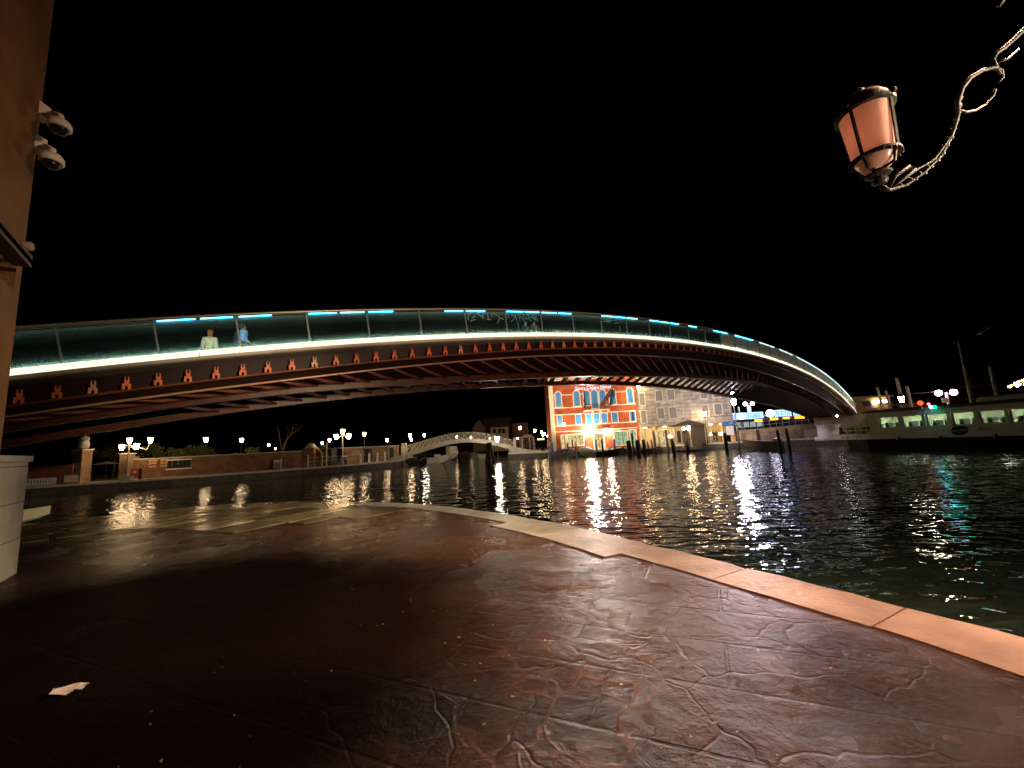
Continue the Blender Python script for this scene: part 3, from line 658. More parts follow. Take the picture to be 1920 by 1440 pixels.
# far abutment
ab = thing('bridge_abutment', PB(S1,2,-3), 'pale stone abutment with a round white footing under the right end of the arch', 'abutment')
a0 = PB(S1-.5,0,0); 
mb = MB(); b0 = PB(S1-3.5,-.5,0); b1 = PB(S1+14,-.5,0)
def pl(s,u,z): v = PB(S1,u,0)+TT*(s-S1); v.z = z; return v
mb.hexa([pl(S1-1.5,.4,-.5),pl(S1+12,-1,-.5),pl(S1+12,8,-.5),pl(S1-1.5,6,-.5),pl(S1-1.5,.4,2.1),pl(S1+12,-1,2.3),pl(S1+12,8,2.3),pl(S1-1.5,6,2.1)])
mb.build('stone_base', mat('abut_stone',(.26,.2,.15),.7,col2=(.18,.14,.1),nscale=1), ab)
mb = MB(); mb.hexa([pl(S1-.2,.3,2.302),pl(S1+8,-1,2.302),pl(S1+8,6,2.302),pl(S1-.2,5,2.302),pl(S1-.2,.3,3.7),pl(S1+8,-1,3.9),pl(S1+8,6,3.9),pl(S1-.2,5,3.7)]); mb.build('upper_block', mat('abut_stone',(.26,.2,.15),.7,col2=(.18,.14,.1),nscale=1), ab)
cpt = at(1553, 800, 53); MB().lathe([(1.6,.0),(1.6,.5),(1.25,.55),(1.2,1.9),(1.35,2.0)], Vector((cpt.x,cpt.y,.6)), 20).build('round_footing', M_white, ab, True)
p = at(1569, 780, 52); t = thing('flood_light', p, 'small white floodlight glowing by the right end of the arch', 'floodlight')
MB().ball(p, .11).build('bulb', glow('flood', (1,.95,.9), 60), t); MB().lathe([(.16,-.02),(.13,.12),(.03,.16)], p+Vector((0,.12,0)), 10).build('housing', M_iron, t)

# ============================================================ PEOPLE on the bridge
def person(px, py_head, u, height, label, jacket, trousers, hair, heading, pose='walk', extra=None):
    best = None   # stand the figure where its head is seen: along the deck and in from the edge
    for ui in range(12, 60):
        for i in range(0, 400):
            s = -22+i*.12; P = PB(s, ui*.1)+Vector((0,0,height*.92)); d = P-CP; zc = d.dot(cF)
            if zc < 1: continue
            e = abs(960+FPX*d.dot(cR)/zc-px)+abs(720-FPX*d.dot(cU)/zc-py_head)
            if best is None or e < best[0]: best = (e, s, ui*.1)
    u = best[2]
    s = best[1]; base = PB(s, u, .012)
    t = thing('person', base, label, 'person')
    f = (TT*math.cos(heading)+NN*math.sin(heading)); r = Vector((f.y, -f.x, 0)); k = height/1.75; Z = Vector((0,0,1))
    def J(fw, rt, z): return base+f*fw*k+r*rt*k+Z*z*k
    arm = (.22, -.2) if pose == 'walk' else (.2, .18)
    V = [J(0,0,.95),J(0,0,1.12),J(.0,0,1.32),J(0,0,1.46),J(.01,0,1.53),J(.03,0,1.62),J(.02,0,1.70),
         J(0,.10,.92),J(.16,.11,.5),J(.12,.11,.08),J(.27,.12,.03),
         J(0,-.10,.92),J(-.06,-.11,.5),J(-.28,-.11,.12),J(-.14,-.12,.04),
         J(0,.19,1.42),J(-.08,.25,1.14),J(arm[0]-.05,.2,.98),J(arm[0]+.05,.16,.95),
         J(0,-.19,1.42),J(.02,-.25,1.14),J(arm[1]+.15,-.22,.95),J(arm[1]+.2,-.2,.9)]
    Ed = [(0,1),(1,2),(2,3),(3,4),(4,5),(5,6),(0,7),(7,8),(8,9),(9,10),(0,11),(11,12),(12,13),(13,14),(3,15),(15,16),(16,17),(17,18),(3,19),(19,20),(20,21),(21,22)]
    Ra = [.13,.12,.14,.10,.05,.09,.075,.085,.055,.04,.035,.085,.055,.04,.035,.055,.042,.032,.03,.055,.042,.032,.03]
    skin('body', V, Ed, [x*k for x in Ra], mat('skin', (.62,.34,.2), .6), t)
    skin('jacket', [V[0]-Z*.06,V[1],V[2],V[3]+Z*.03,V[15],V[16],V[17],V[19],V[20],V[21]], [(0,1),(1,2),(2,3),(3,4),(4,5),(5,6),(3,7),(7,8),(8,9)],
         [x*k for x in (.20,.185,.195,.12,.10,.075,.06,.10,.075,.06)], jacket, t)
    skin('trousers', [V[0]-Z*.03,V[7],V[8],V[9]+Z*.02,V[11],V[12],V[13]+Z*.02], [(0,1),(1,2),(2,3),(0,4),(4,5),(5,6)], [x*k for x in (.15,.105,.08,.065,.105,.08,.065)], trousers, t)
    for a, b_ in ((9,10),(13,14)):
        MB().lathe([(.045*k,-.05*k),(.055*k,.0),(.05*k,.14*k),(.02*k,.2*k)], V[a]-Z*.03, 10, ax=tuple((V[b_]-V[a]).normalized())).build('shoe', M_white if 'blue' in label else M_black, t, True)
    mb = MB(); mb.ball(V[6]-f*.03*k+Z*.005, .115*k, 12, 1.0); mb.ball(V[5]-f*.06*k, .10*k, 12, 1.1); mb.build('hair', hair, t, True)
    mb = MB(); mb.lathe([(.016,0),(.01,.028)], V[5]+f*.085*k, 6, ax=tuple(f)); mb.build('nose', mat('skin', (0,0,0)), t, True)
    if extra == 'pack':
        c = J(-.17,0,1.2); MB().hexa([c+q for q in (-f*.1-r*.14-Z*.2, f*.03-r*.16-Z*.2, f*.03+r*.16-Z*.2, -f*.1+r*.14-Z*.2, -f*.06-r*.12+Z*.2, f*.03-r*.14+Z*.2, f*.03+r*.14+Z*.2, -f*.06+r*.12+Z*.2)]).build('backpack', mat('navy_bag', (.02,.03,.06), .7), t)
    return t
M_hair = mat('brown_hair', (.26,.09,.03), .7); M_hairb = mat('dark_hair', (.03,.02,.015), .6)
person(397, 627, 2.3, 1.66, 'person in a cream puffer jacket seen from behind on the glass footbridge', mat('cream_jacket', (.8,.70,.52), .7, col2=(.55,.48,.34), nscale=9, bump=.5, bscale=12), mat('tan_trousers', (.3,.24,.12), .8), M_hair, 1.35)
person(452, 614, 1.9, 1.80, 'person in a pale blue jacket and dark vest walking across the glass footbridge', mat('blue_jacket', (.20,.36,.75), .6), mat('navy_trousers', (.03,.04,.08), .8), M_hairb, .35, 'walk', 'pack')
person(984, 608, 2.4, 1.68, 'person in black near the bridge crown, left of the two under the scrawl', M_black, M_black, M_hairb, -1.5)
person(1001, 606, 2.6, 1.76, 'person in a grey coat near the bridge crown, right of the two under the scrawl', mat('grey_coat', (.10,.10,.11), .8), M_black, M_hairb, -1.7)
person_end = 1
# ============================================================ FAR BANKS
M_quay = mat('quay_stone', (.42,.35,.26), .55, col2=(.28,.23,.17), nscale=1.5, bump=.3, bscale=6)
M_quayw = mat('quay_wall', (.10,.08,.06), .7, col2=(.05,.045,.035), nscale=2, bump=.4, bscale=5)
def bank(name, pts, back, z=.9):
    mb = MB(); P = [Vector((x,y,z)) for x, y in pts]; mb.poly(P+[Vector((x,y,z)) for x, y in back]); o = struct(mb.build(name, M_quay))
    mb = MB()
    for a, b in zip(P, P[1:]): mb.quad(a-Vector((0,0,.004)), b-Vector((0,0,.004)), b-Vector((0,0,2)), a-Vector((0,0,2)))
    struct(mb.build(name+'_wall', M_quayw))
    mb = MB(); rings = []
    for i, p in enumerate(P):
        d = (P[min(i+1,len(P)-1)]-P[max(i-1,0)]).normalized(); n = Vector((-d.y, d.x, 0)); rings.append([p-n*.06-Vector((0,0,.18)), p-n*.06+Vector((0,0,.012)), p+n*.45+Vector((0,0,.012)), p+n*.45-Vector((0,0,.18))])
    mb.sweep(rings); struct(mb.build(name+'_edge', M_stone)); return o
LB = [(-90,28),(-60,35),(-45.3,38.8),(-39.3,41),(-35,42.5),(-30,46),(-25.5,49.5),(-22.9,51.5),(-19.6,55),(-16.8,60),(-17.5,66),(-19,80)]
bank('left_bank', LB, [(-20,200),(-200,200),(-200,28)])
RB = [(-1.2,110),(-1.2,66.5),(5.5,63.6),(9,61),(20,60.5),(29,60.5),(31,60),(38,59),(41.5,56.4),(43.5,54),(48,50),(60,42),(90,30)]
bank('right_bank', RB, [(200,30),(200,200),(-1.2,200)])

# ---------------- lamps
def lampglow(kind):
    return {'m': glow('lamp_cluster', (1,.66,.34), 60), 'w': glow('lamp_warm', (1,.66,.36), 75), 'h': glow('lamp_white', (1,.84,.62), 210), 'b': glow('lamp_blue', (.90,.74,1), 260),
            'o': glow('lamp_orange', (1,.5,.2), 60), 'p': glow('lamp_violet', (.95,.6,1), 30), 'd': glow('lamp_dim', (1,.72,.4), 35)}[kind]
def lantern(t, c, k, kind):
    c = Vector(c)
    g = MB(); g.lathe([(.10*k,-.24*k),(.19*k,.16*k),(.12*k,.24*k)], c, 8); g.build('lantern_glass', lampglow(kind), t)
    f = MB(); f.lathe([(.11*k,-.30*k),(.12*k,-.245*k),(.05*k,-.24*k)], c, 8); f.lathe([(.21*k,.165*k),(.22*k,.2*k),(.14*k,.28*k),(.05*k,.36*k),(.015*k,.46*k)], c, 8)
    f.build('lantern_frame', M_iron, t)
def street_lamp(px, py, Y, label, kind='w', k=1., base=QZ, group='lamp posts on the far banks', pole=True, pm=None):
    c = at(px, py, Y); t = thing('street_lamp', (c.x, c.y, base), label, 'street lamp', group)
    h = c.z-base
    if pole: MB().lathe([(.14,0),(.14,.25),(.08,.35),(.06,.6),(.045,h*.6),(.04,h-.42*k),(.09,h-.40*k),(.09,h-.36*k),(.03,h-.3*k)], (c.x,c.y,base), 8).build('pole', pm or M_iron, t)
    lantern(t, c, k, kind); return t
SL = [
 (386,824,50,'lone lantern on a post above the long brick wall, nearest the four-armed lamp','w',1.25),
 (453,825,54,'lone lantern above the middle of the long brick wall, left of the pale shrub','w',1.1),
 (504,834.5,70,'small lantern behind the brick wall, just right of the pale shrub','w',.8),
 (516,841,72,'lowest tiny lantern behind the brick wall, left of the bare tree','d',.7),
 (604,830.6,60,'small white lantern behind the arched brick pillar','d',.8),
 (618,825,58,'small reddish lantern left of the three-armed lamp','w',.9),
 (683,814,60,'lantern glowing alone just right of the three-armed lamp','w',1.2),
 (725.6,825,63,'lantern between the three-armed lamp and the white footbridge','w',1.0),
 (768.5,816,66,'upper lantern of the close pair at the left foot of the white footbridge','w',1.1),
 (771,824,72,'lower lantern of the close pair at the left foot of the white footbridge','w',.9),
 (795.6,816,68,'lantern rising over the left ramp of the white footbridge','h',.9),
 (856,819,96,'lantern seen through the lattice near the crown of the white footbridge','w',1.0),
 (883,820,100,'dim lantern seen through the lattice right of the footbridge crown','d',1.0),
 (908,822,104,'faint lantern seen through the lattice on the right slope of the footbridge','d',.8),
 (918,822.5,90,'violet-white lantern close left of the brightest globe','p',.75),
 (970.5,822,92,'tiny lantern right of the two ball-topped posts of the footbridge','d',.9),
 (975,802,70,'tall lantern in front of the brown house, right of the footbridge','w',1.2),
 (1002.5,807.6,74,'lantern on the far bank, second from the hotel drainpipe side','w',1.15),
 (1015.5,810,80,'upper lantern of the close trio beside the hotel','w',1.0),
 (1021,813.5,84,'middle lantern of the close trio beside the hotel','w',.95),
 (1018,817,88,'lower lantern of the close trio beside the hotel','w',.8),
 (1027,817.5,95,'small yellow lantern nearest the left corner of the hotel','d',1.1),
 (1057,795.6,61.5,'lantern on a thin post before the left windows of the hotel','w',1.2),
 (1320.6,776,61,'orange lantern on the post beside the wooden kiosk','w',1.5),
]
for px, py, Y, lb, kd, k in SL: street_lamp(px, py, Y, lb, kd, k)
street_lamp(932, 822.5, 61, 'brightest white globe lamp on a timber pole in the water by the footbridge', 'h', 1.7, -1, pm=M_palewood)
def multi(pxc, pyc, Y, arms, label, k=1.):
    c = at(pxc, pyc, Y); t = thing('street_lamp', (c.x, c.y, QZ), label, 'street lamp'); base = Vector((c.x,c.y,QZ)); h = c.z-QZ
    MB().lathe([(.2,0),(.2,.3),(.12,.45),(.08,.8),(.06,h*.7),(.05,h-.4),(.09,h-.38),(.03,h-.3)], base, 10).build('pole', M_palewood if 0 else M_steelgrey, t)
    for (dx, dy, dz, kd) in arms:
        e = c+Vector((dx,dy,dz)); s_ = Vector((c.x,c.y,c.z-.75))
        if abs(dx)+abs(dy) > .1:
            MB().tube([s_, s_+Vector((dx*.3,dy*.3,.25)), s_+Vector((dx*.55,dy*.55,-.05)), s_+Vector((dx*.85,dy*.85,-.25)), Vector((e.x,e.y,e.z-.3))], .045, 6).build('arm', M_white, t)
        lantern(t, e, k, kd)
    return t
multi(243, 826, 42.2, [(0,0,0,'m'),(-.95,.2,-.62,'m'),(.95,-.2,-.60,'m'),(1.35,.9,.0,'m')], 'four-armed bright street lamp at the left end of the brick wall', 1.25)
multi(642.5, 809, 52.5, [(0,0,0,'m'),(-.82,0,-.62,'m'),(.78,0,-.62,'m')], 'three-armed bright street lamp at the right end of the brick wall', 1.35)

# ---------------- left bank: wall, statue, bins, bollards
M_brick = brickmat('old_brick', (.30,.13,.06), (.22,.09,.045), (.24,.18,.12), .5, .14, .015, .85, .5)
def wallseg(name, a, b, z1, th, material, label, cat, cope=True, z0=QZ, group=None):
    a = Vector((*a,0)); b = Vector((*b,0)); d = b-a; n = Vector((-d.y,d.x,0)).normalized()*th
    t = thing(name, (a.x,a.y,z0), label, cat, group)
    MB().obox(a, d, n, z0, z1).build('wall', material, t)
    if cope: MB().obox(a-n*.15, d, n*1.3, z1+.002, z1+.1).build('coping', M_stone, t)
    return t, a, d, n
p0 = at(247, 870, 43.6); p1 = at(352, 860, 45.5); p2 = at(567, 850, 52); 
t, a, d, n = wallseg('brick_wall', (p0.x,p0.y), (p2.x,p2.y), 2.88, .35, M_brick, 'long old brick wall with a framed opening along the left bank', 'wall')
fo = a+d*((at(334,865,45)-a).dot(d)/d.length_squared); dd = d.normalized(); nn = n.normalized()
fm = MB().obox(fo-dd*1.0-nn*.03, dd*2.0, nn*.02, 1.75, 2.6).build('window', M_dark, t)
MB().obox(fo-dd*1.1-nn*.08, dd*2.2, nn*.075, 2.6, 2.72).build('lintel', M_white, fm); MB().obox(fo-dd*1.1-nn*.1, dd*2.2, nn*.095, 1.62, 1.748).build('sill', M_white, fm)
# pale lettering-like spray patches on the brick
mb = MB(); M_spray = mat('spray_paint', (.75,.45,.22), .7, col2=(.5,.25,.12), nscale=6)
for q0 in (0, .95, 1.9):
    o = a+dd*(1.35+q0)-nn*.012
    for (u0,v0,u1,v1,w) in ((0,.75,.7,.8,.16),(.0,.45,.65,.5,.16),(.05,.12,.6,.15,.14),(.05,.1,.1,.8,.12),(.6,.45,.65,.78,.14),(.6,.15,.55,.4,.12)):
        mb.bar(o+dd*u0+Vector((0,0,1.95+v0)), o+dd*u1+Vector((0,0,1.95+v1)), .02, w, up=(0,0,1)) if abs(u1-u0)>.3 else mb.bar(o+dd*u0+Vector((0,0,1.95+v0)), o+dd*u1+Vector((0,0,1.95+v1)), .02, w, up=tuple(nn))
mb.build('graffiti', M_spray, t)
# tall pedestal and gate pillar with statue
def statue(px, pyt, pyb, Y, label):
    b = at(px, pyb, Y); tp = at(px, pyt, Y); h = tp.z-b.z
    t = thing('statue', b, label, 'statue'); k = h/1.6; Z = Vector((0,0,1)); X = Vector((1,0,0))
    mb = MB(); mb.lathe([(.34*k,0),(.42*k,.15*k),(.46*k,.45*k),(.40*k,.75*k),(.34*k,.85*k),(.40*k,1.0*k),(.42*k,1.15*k),(.25*k,1.28*k),(.1*k,1.32*k),(.09*k,1.38*k),(.14*k,1.46*k),(.13*k,1.56*k),(.05*k,1.63*k)], b, 14)
    mb.tube([b+X*.36*k+Z*1.15*k, b+X*.46*k+Z*.85*k-Vector((0,.2*k,0)), b+Z*.78*k-Vector((0,.4*k,0))], [.1*k,.09*k,.07*k], 8)
    mb.tube([b-X*.36*k+Z*1.15*k, b-X*.46*k+Z*.85*k-Vector((0,.2*k,0)), b+Z*.85*k-Vector((0,.4*k,0))], [.1*k,.09*k,.07*k], 8)
    mb.build('figure', M_stone, t, True)
statue(157, 813, 841, 42, 'small pale stone bust with folded arms on the tall brick pedestal')
M_ped = brickmat('pedestal_brick', (.36,.22,.12), (.30,.18,.09), (.28,.2,.13), .5, .16, .012, .8, .3)
def pillar(px, Y, w, z1, label, cap=True, name='brick_pillar', material=None):
    c = at(px, 870, Y); t = thing(name, (c.x,c.y,QZ), label, 'pillar')
    MB().box(c.x-w/2,c.x+w/2,c.y-w/2,c.y+w/2,QZ,z1).build('shaft', material or M_ped, t)
    if cap: MB().box(c.x-w*.58,c.x+w*.58,c.y-w*.58,c.y+w*.58,z1+.002,z1+.12).build('cap', M_stone, t)
    return t
pillar(153, 42, 1.02, 4.1, 'tall plain brick pedestal carrying the stone bust')
pillar(238, 43.4, .85, 3.5, 'brick gate pillar close behind the four-armed lamp')
pillar(252, 44.6, .6, 3.25, 'thin brick gate pillar right of the four-armed lamp, further back', False)
t = pillar(583, 51, 1.3, 3.2, 'stout brick pillar with a domed stone cap at the end of the wall', False)
c = at(583,870,51); MB().lathe([(.75,0),(.7,.12),(.5,.16),(.52,.3),(.38,.5),(.1,.6)], (c.x,c.y,3.202), 12).build('cap', M_stone, t, True)
c2 = at(594,870,51.3); mb = MB(); mb.poly([(c2.x-.5,c2.y,QZ),(c2.x+.75,c2.y,QZ),(c2.x+.75,c2.y,2.3),(c2.x+.6,c2.y,2.75),(c2.x+.25,c2.y,3.0),(c2.x-.5,c2.y,3.05)]); 
o = mb.build('buttress', M_ped, t); o.modifiers.new('th','SOLIDIFY').thickness = .4
# red hoarding and pale banners at the far left
a = at(53,880,40); b = at(137,872,41)
t, a_, d_, n_ = wallseg('hoarding', (a.x,a.y), (b.x,b.y), 2.75, .1, mat('red_board',(.28,.05,.03),.6,col2=(.05,.06,.03),nscale=1.2), 'dark red painted hoarding on the bank at the far left', 'hoarding', False)
dd2 = d_.normalized()
mb = MB().obox(a_-Vector((0,.14,0))+dd2*.1, dd2*2.2, Vector((0,.03,0)), .95, 1.6); o = mb.build('banner', M_white, None, org=a_); tag(o, 'white banner with dark vertical lettering strokes hung low on the far left hoarding', 'banner')
mb = MB(); rnd = random.Random(2)
for i in range(9):
    x = a_+dd2*(.25+i*.22)-Vector((0,.15,0)); mb.box(x.x-.03,x.x+.03,x.y-.012,x.y,1.08+rnd.uniform(-.05,.05),1.42+rnd.uniform(-.04,.1))
mb.build('lettering', M_black, o)
mb = MB().obox(a_-Vector((0,.14,0))+dd2*2.9, dd2*1.05, Vector((0,.03,0)), 1.05, 1.72); o = mb.build('leaning_board', mat('pinkish_sheet',(.6,.45,.42),.6), None, org=a_+dd2*2.9); tag(o, 'blank pinkish white board leaning against the red hoarding', 'board')
# red bin and planter below the four armed lamp
c = at(253, 885, 42); t = thing('notice_board', (c.x,c.y,QZ), 'red and white notice board on legs beside the four-armed lamp', 'notice board')
MB().box(c.x-.45,c.x+.42,c.y,c.y+.08,1.05,1.95).build('panel', mat('notice_red',(.75,.10,.05),.5), t)
MB().lathe([(.12,0),(.2,.12),(.12,.3)], (c.x,c.y-.02,1.5), 8).build('emblem', M_white, t); MB().box(c.x+.45,c.x+.58,c.y-.05,c.y+.15,QZ,2.0).build('leg', M_iron, t)
MB().box(c.x-.45,c.x+.42,c.y-.02,c.y,.98,1.05).build('rail', M_white, t)
c = at(238, 892, 41); o = MB().box(c.x-.6,c.x+.5,c.y-.2,c.y+.2,QZ+.002,1.33).build('stone_block', M_stone, None, org=c); tag(o, 'low pale stone block on the quay under the four-armed lamp', 'stone block')
# small grey switch cabinet
c = at(519, 868, 47); t = thing('utility_cabinet', (c.x,c.y,QZ), 'narrow grey cabinet with a pale notice against the long brick wall', 'cabinet')
MB().box(c.x-.4,c.x+.4,c.y,c.y+.3,QZ,2.1).build('body', mat('cab',(.25,.2,.13),.6), t); MB().box(c.x-.33,c.x+.3,c.y-.01,c.y-.002,1.75,2.05).build('notice', M_white, t); MB().box(c.x-.46,c.x+.46,c.y-.05,c.y+.35,2.102,2.16).build('lid', M_iron, t)
# green ivy kiosk / fence right of the pillar
c0 = at(602,860,52.5); c1 = at(628,860,53.5); t = thing('kiosk', (c0.x,c0.y,QZ), 'dark green shuttered kiosk with pale spray marks beside the domed pillar', 'kiosk')
MB().box(c0.x,c1.x,c0.y,c0.y+1.6,QZ,3.0).build('body', mat('kiosk_green',(.035,.06,.04),.5), t); MB().box(c0.x-.9,c1.x+1.2,c0.y-.25,c0.y+1.8,3.002,3.12).build('roof', M_palewood, t)
mb = MB(); rnd = random.Random(8)
for i in range(12):
    x = c0.x+.15+rnd.random()*(c1.x-c0.x-.5); z = 1.1+rnd.random()*1.6; mb.bar((x,c0.y-.01,z),(x+rnd.uniform(.15,.35),c0.y-.01,z+rnd.uniform(-.1,.1)),.012,.09)
mb.build('graffiti', mat('pale_spray',(.5,.55,.45),.7), t)
# low brick building with pale sign strip right of the three armed lamp
a = at(648,860,55); b = at(748,850,66)
t, a_, d_, n_ = wallseg('brick_wall', (a.x,a.y), (b.x,b.y), 3.0, .4, M_ped, 'lower brick wall with dark doorways between the kiosk and the footbridge', 'wall')
for f0, f1 in ((.28,.44),(.80,.88)):
    MB().obox(a_+d_*f0-n_.normalized()*.02, d_*(f1-f0), n_.normalized()*.01, QZ, 2.8).build('doorway', M_dark, t)
mb = MB(); rnd = random.Random(4)
for i in range(8):
    q = a_+d_*(.10+i*.017)-n_.normalized()*.03; mb.bar(q+Vector((0,0,2.0+rnd.uniform(-.1,.1))), q+Vector((.08,0,2.6+rnd.uniform(-.1,.1))), .02, .09, up=(0,1,0))
mb.build('graffiti', mat('pale_spray',(0,0,0)), t)
# bollards and railing along the quay
for i, (px, lb) in enumerate(((676.5,'white stone bollard nearest the three-armed lamp'),(692.5,'second white stone bollard from the three-armed lamp'),(707.5,'third white stone bollard from the three-armed lamp'),(722,'white stone bollard nearest the footbridge steps'))):
    Y = 54+i*2.2; c = at(px, 862, Y); t = thing('bollard', (c.x,c.y,QZ), lb, 'bollard', 'white bollards on the left quay')
    MB().lathe([(.2,0),(.17,.1),(.14,.2),(.13,.95),(.17,1.0),(.17,1.05)], (c.x,c.y,QZ), 10).build('post', M_white, t); MB().ball((c.x,c.y,QZ+1.16), .15).build('knob', M_white, t)
for i, (px, Y, h, lb) in enumerate(((577,50,1.5,'first pale post of the quayside rail, in front of the domed pillar'),(612,51.5,2.9,'tall pale post of the quayside rail in front of the green kiosk'),(640,52.6,1.1,'short pale post of the quayside rail beneath the three-armed lamp'))):
    c = at(px, 868, Y); o = MB().lathe([(.11,0),(.09,.1),(.08,h-.1),(.12,h-.08),(.06,h)], (c.x,c.y,QZ), 8).build('rail_post', M_stone, None, org=(c.x,c.y,QZ)); tag(o, lb, 'post', 'posts of the quayside rail')
a = at(577,868,50); b = at(612,868,51.5); c = at(672,868,54)
mb = MB()
for z in (1.6, 2.05): mb.tube([(a.x,a.y,z),(b.x,b.y,z),(c.x,c.y,z)], .03, 6)
o = mb.build('quay_railing', M_stone, None, org=a); tag(o, 'thin two-bar railing along the left quay in front of the kiosk', 'railing')
c = at(646,862,53.2); t = thing('litter_bin', (c.x,c.y,QZ), 'dark litter bin with a pale lid under the three-armed lamp', 'litter bin')
MB().lathe([(.28,0),(.32,.9),(.3,.95)], (c.x,c.y,QZ), 10).build('body', M_iron, t); MB().lathe([(.36,0),(.3,.12),(.1,.2)], (c.x,c.y,QZ+.952), 10).build('lid', M_white, t)

# ---------------- trees and shrubs behind the left wall
def leafcloud(mb, c, r, n, sz, rnd, squash=.8):
    blobs = [(Vector(c)+Vector((rnd.uniform(-1,1)*r*.6, rnd.uniform(-1,1)*r*.5, rnd.uniform(-1,1)*r*.5*squash)), r*rnd.uniform(.25,.5)) for _ in range(9)]
    for i in range(n):
        bc_, br_ = rnd.choice(blobs); v = Vector((rnd.gauss(0,1),rnd.gauss(0,1),rnd.gauss(0,1))).normalized()*br_*(rnd.random()**.4)
        v.z *= squash; p = bc_+v; u = Vector((rnd.gauss(0,1),rnd.gauss(0,1),rnd.gauss(0,.6))).normalized(); w = u.cross(Vector((rnd.gauss(0,1),rnd.gauss(0,1),rnd.gauss(0,1)))).normalized()
        s_ = sz*rnd.uniform(.6,1.4); mb.quad(p-u*s_, p+w*s_*.5, p+u*s_, p-w*s_*.5)
def tree(px, pyt, Y, r, label, n=900, sz=.14, leaf=None, name='tree', seed=1, group='trees behind the left wall'):
    rnd = random.Random(seed); tp = at(px, pyt, Y); c = tp-Vector((0,0,r*.75)); b = Vector((tp.x,tp.y,QZ))
    t = thing(name, b, label, 'tree' if name == 'tree' else 'shrub', group)
    mb = MB(); mb.tube([b, b+Vector((.1,0,(c.z-QZ)*.5)), c+Vector((0,0,r*.2))], [.16*r/1.5,.11*r/1.5,.04], 7)
    for i in range(6):
        a = rnd.random()*6.28; e = c+Vector((math.cos(a)*r*.6, math.sin(a)*r*.5, rnd.uniform(-.1,.5)*r)); s_ = b.lerp(c, rnd.uniform(.5,.95)); mb.tube([s_, s_.lerp(e,.6)+Vector((0,0,.15)), e], [.05,.03,.012], 5)
    mb.build('trunk', M_bark, t)
    mb = MB(); leafcloud(mb, c, r, n, sz, rnd); mb.build('crown', leaf or M_leaf, t, fix=False)
for i, (px, py, Y, r, nm, lb) in enumerate(((292,826,49,1.5,'shrub','yellow-green leafy shrub just right of the four-armed lamp'),(318,838,50,1.3,'shrub','low dark shrub above the framed opening in the wall'),
   (345,834,53,1.8,'tree','small dark round tree left of the lone lantern'),(372,828,55,1.8,'tree','dark tree touching the left side of the lone lantern'),(216,832,52,1.7,'tree','dim bushy tree left of the four-armed lamp'),
   (475,830,56,1.5,'shrub','pale shrub spilling over the long brick wall'),(438,846,53,1.1,'shrub','low creeper hanging over the middle of the long brick wall'),(602,832,57,1.2,'tree','small pale-leaved tree behind the green kiosk'),
   (400,836,58,1.5,'tree','dark tree just right of the lone lantern'),(545,846,60,1.3,'shrub','low dark shrub below the bare tree'))):
    tree(px, py, Y, r, lb, 620, .13, name=nm, seed=i+20)
# bare tree
b = at(528,860,58); b.z = QZ; t = thing('bare_tree', b, 'bare leafless tree with forking limbs above the brick wall', 'tree')
mb = MB(); TTn = lambda pts, r: mb.tube([at(x,y,58) for x,y in pts], r, 6)
TTn([(529,852),(531,840),(538,823),(543,818),(548,808),(550,795)], [.16,.14,.11,.09,.06,.03]); TTn([(543,818),(555,808),(568,797)], [.07,.05,.02]); TTn([(529,845),(525,825),(522,805),(518,798)], [.1,.07,.05,.02])
TTn([(538,823),(541,808),(539,800)], [.05,.03,.015]); TTn([(550,806),(556,800),(557,792)], [.04,.025,.01]); mb.build('trunk', M_bark, t)
# dark parasol-like table behind pedestal gate
c = at(200, 862, 46); t = thing('parasol', (c.x,c.y,QZ), 'closed-off terrace parasol standing in the dark between the two pillars', 'parasol')
MB().lathe([(1.2,0),(.6,.18),(.05,.3)], (c.x,c.y,2.6), 12).build('canopy', mat('canvas_dim',(.25,.2,.14),.8), t); MB().tube([(c.x,c.y,QZ),(c.x,c.y,2.6)], .04, 6).build('pole', M_iron, t)

# ---------------- white iron footbridge
fb = thing('iron_footbridge', (-9,67,0), 'small white iron footbridge with crossed lattice railings over the side canal', 'bridge')
FBp = [(-20.3,1.5),(-17.2,1.75),(-13.8,2.55),(-10.5,3.25),(-7.5,3.4),(-4.5,3.0),(-1.6,2.15),(.8,1.45)]
FBY = lambda x: 64.5+(x+17)*.17
def fz(x): return interp(FBp, x)
xs = srange(-17.2, 0, .5)
M_wm = mat('white_iron', (.72,.68,.56), .5)
for dy in (0, 2.4):
    MB().sweep([[(x,FBY(x)+dy,fz(x)-.45),(x,FBY(x)+dy+.1,fz(x)-.45),(x,FBY(x)+dy+.1,fz(x)+.1),(x,FBY(x)+dy,fz(x)+.1)] for x in xs]).build('girder', M_wm, fb)
    mb = MB()
    for z in (.15, 1.15, .65)[:2]: mb.tube([(x,FBY(x)+dy,fz(x)+z) for x in srange(-17.2,.2,.6)], .045, 5)
    x = -17
    while x < -.3:
        e = x+.85; mb.tube([(x,FBY(x)+dy,fz(x)+.15),(x,FBY(x)+dy,fz(x)+1.15)], .04, 5)
        for za, zb in ((.15,1.15),(1.15,.15)): mb.tube([(x,FBY(x)+dy,fz(x)+za),(e,FBY(e)+dy,fz(e)+zb)], .036, 4)
        m_ = (x+e)/2; mb.tube([(m_-.2,FBY(m_)+dy,fz(m_)+.65),(m_,FBY(m_)+dy,fz(m_)+.9),(m_+.2,FBY(m_)+dy,fz(m_)+.65),(m_,FBY(m_)+dy,fz(m_)+.4),(m_-.2,FBY(m_)+dy,fz(m_)+.65)], .02, 4); x = e
    mb.build('lattice_railing', M_wm, fb)
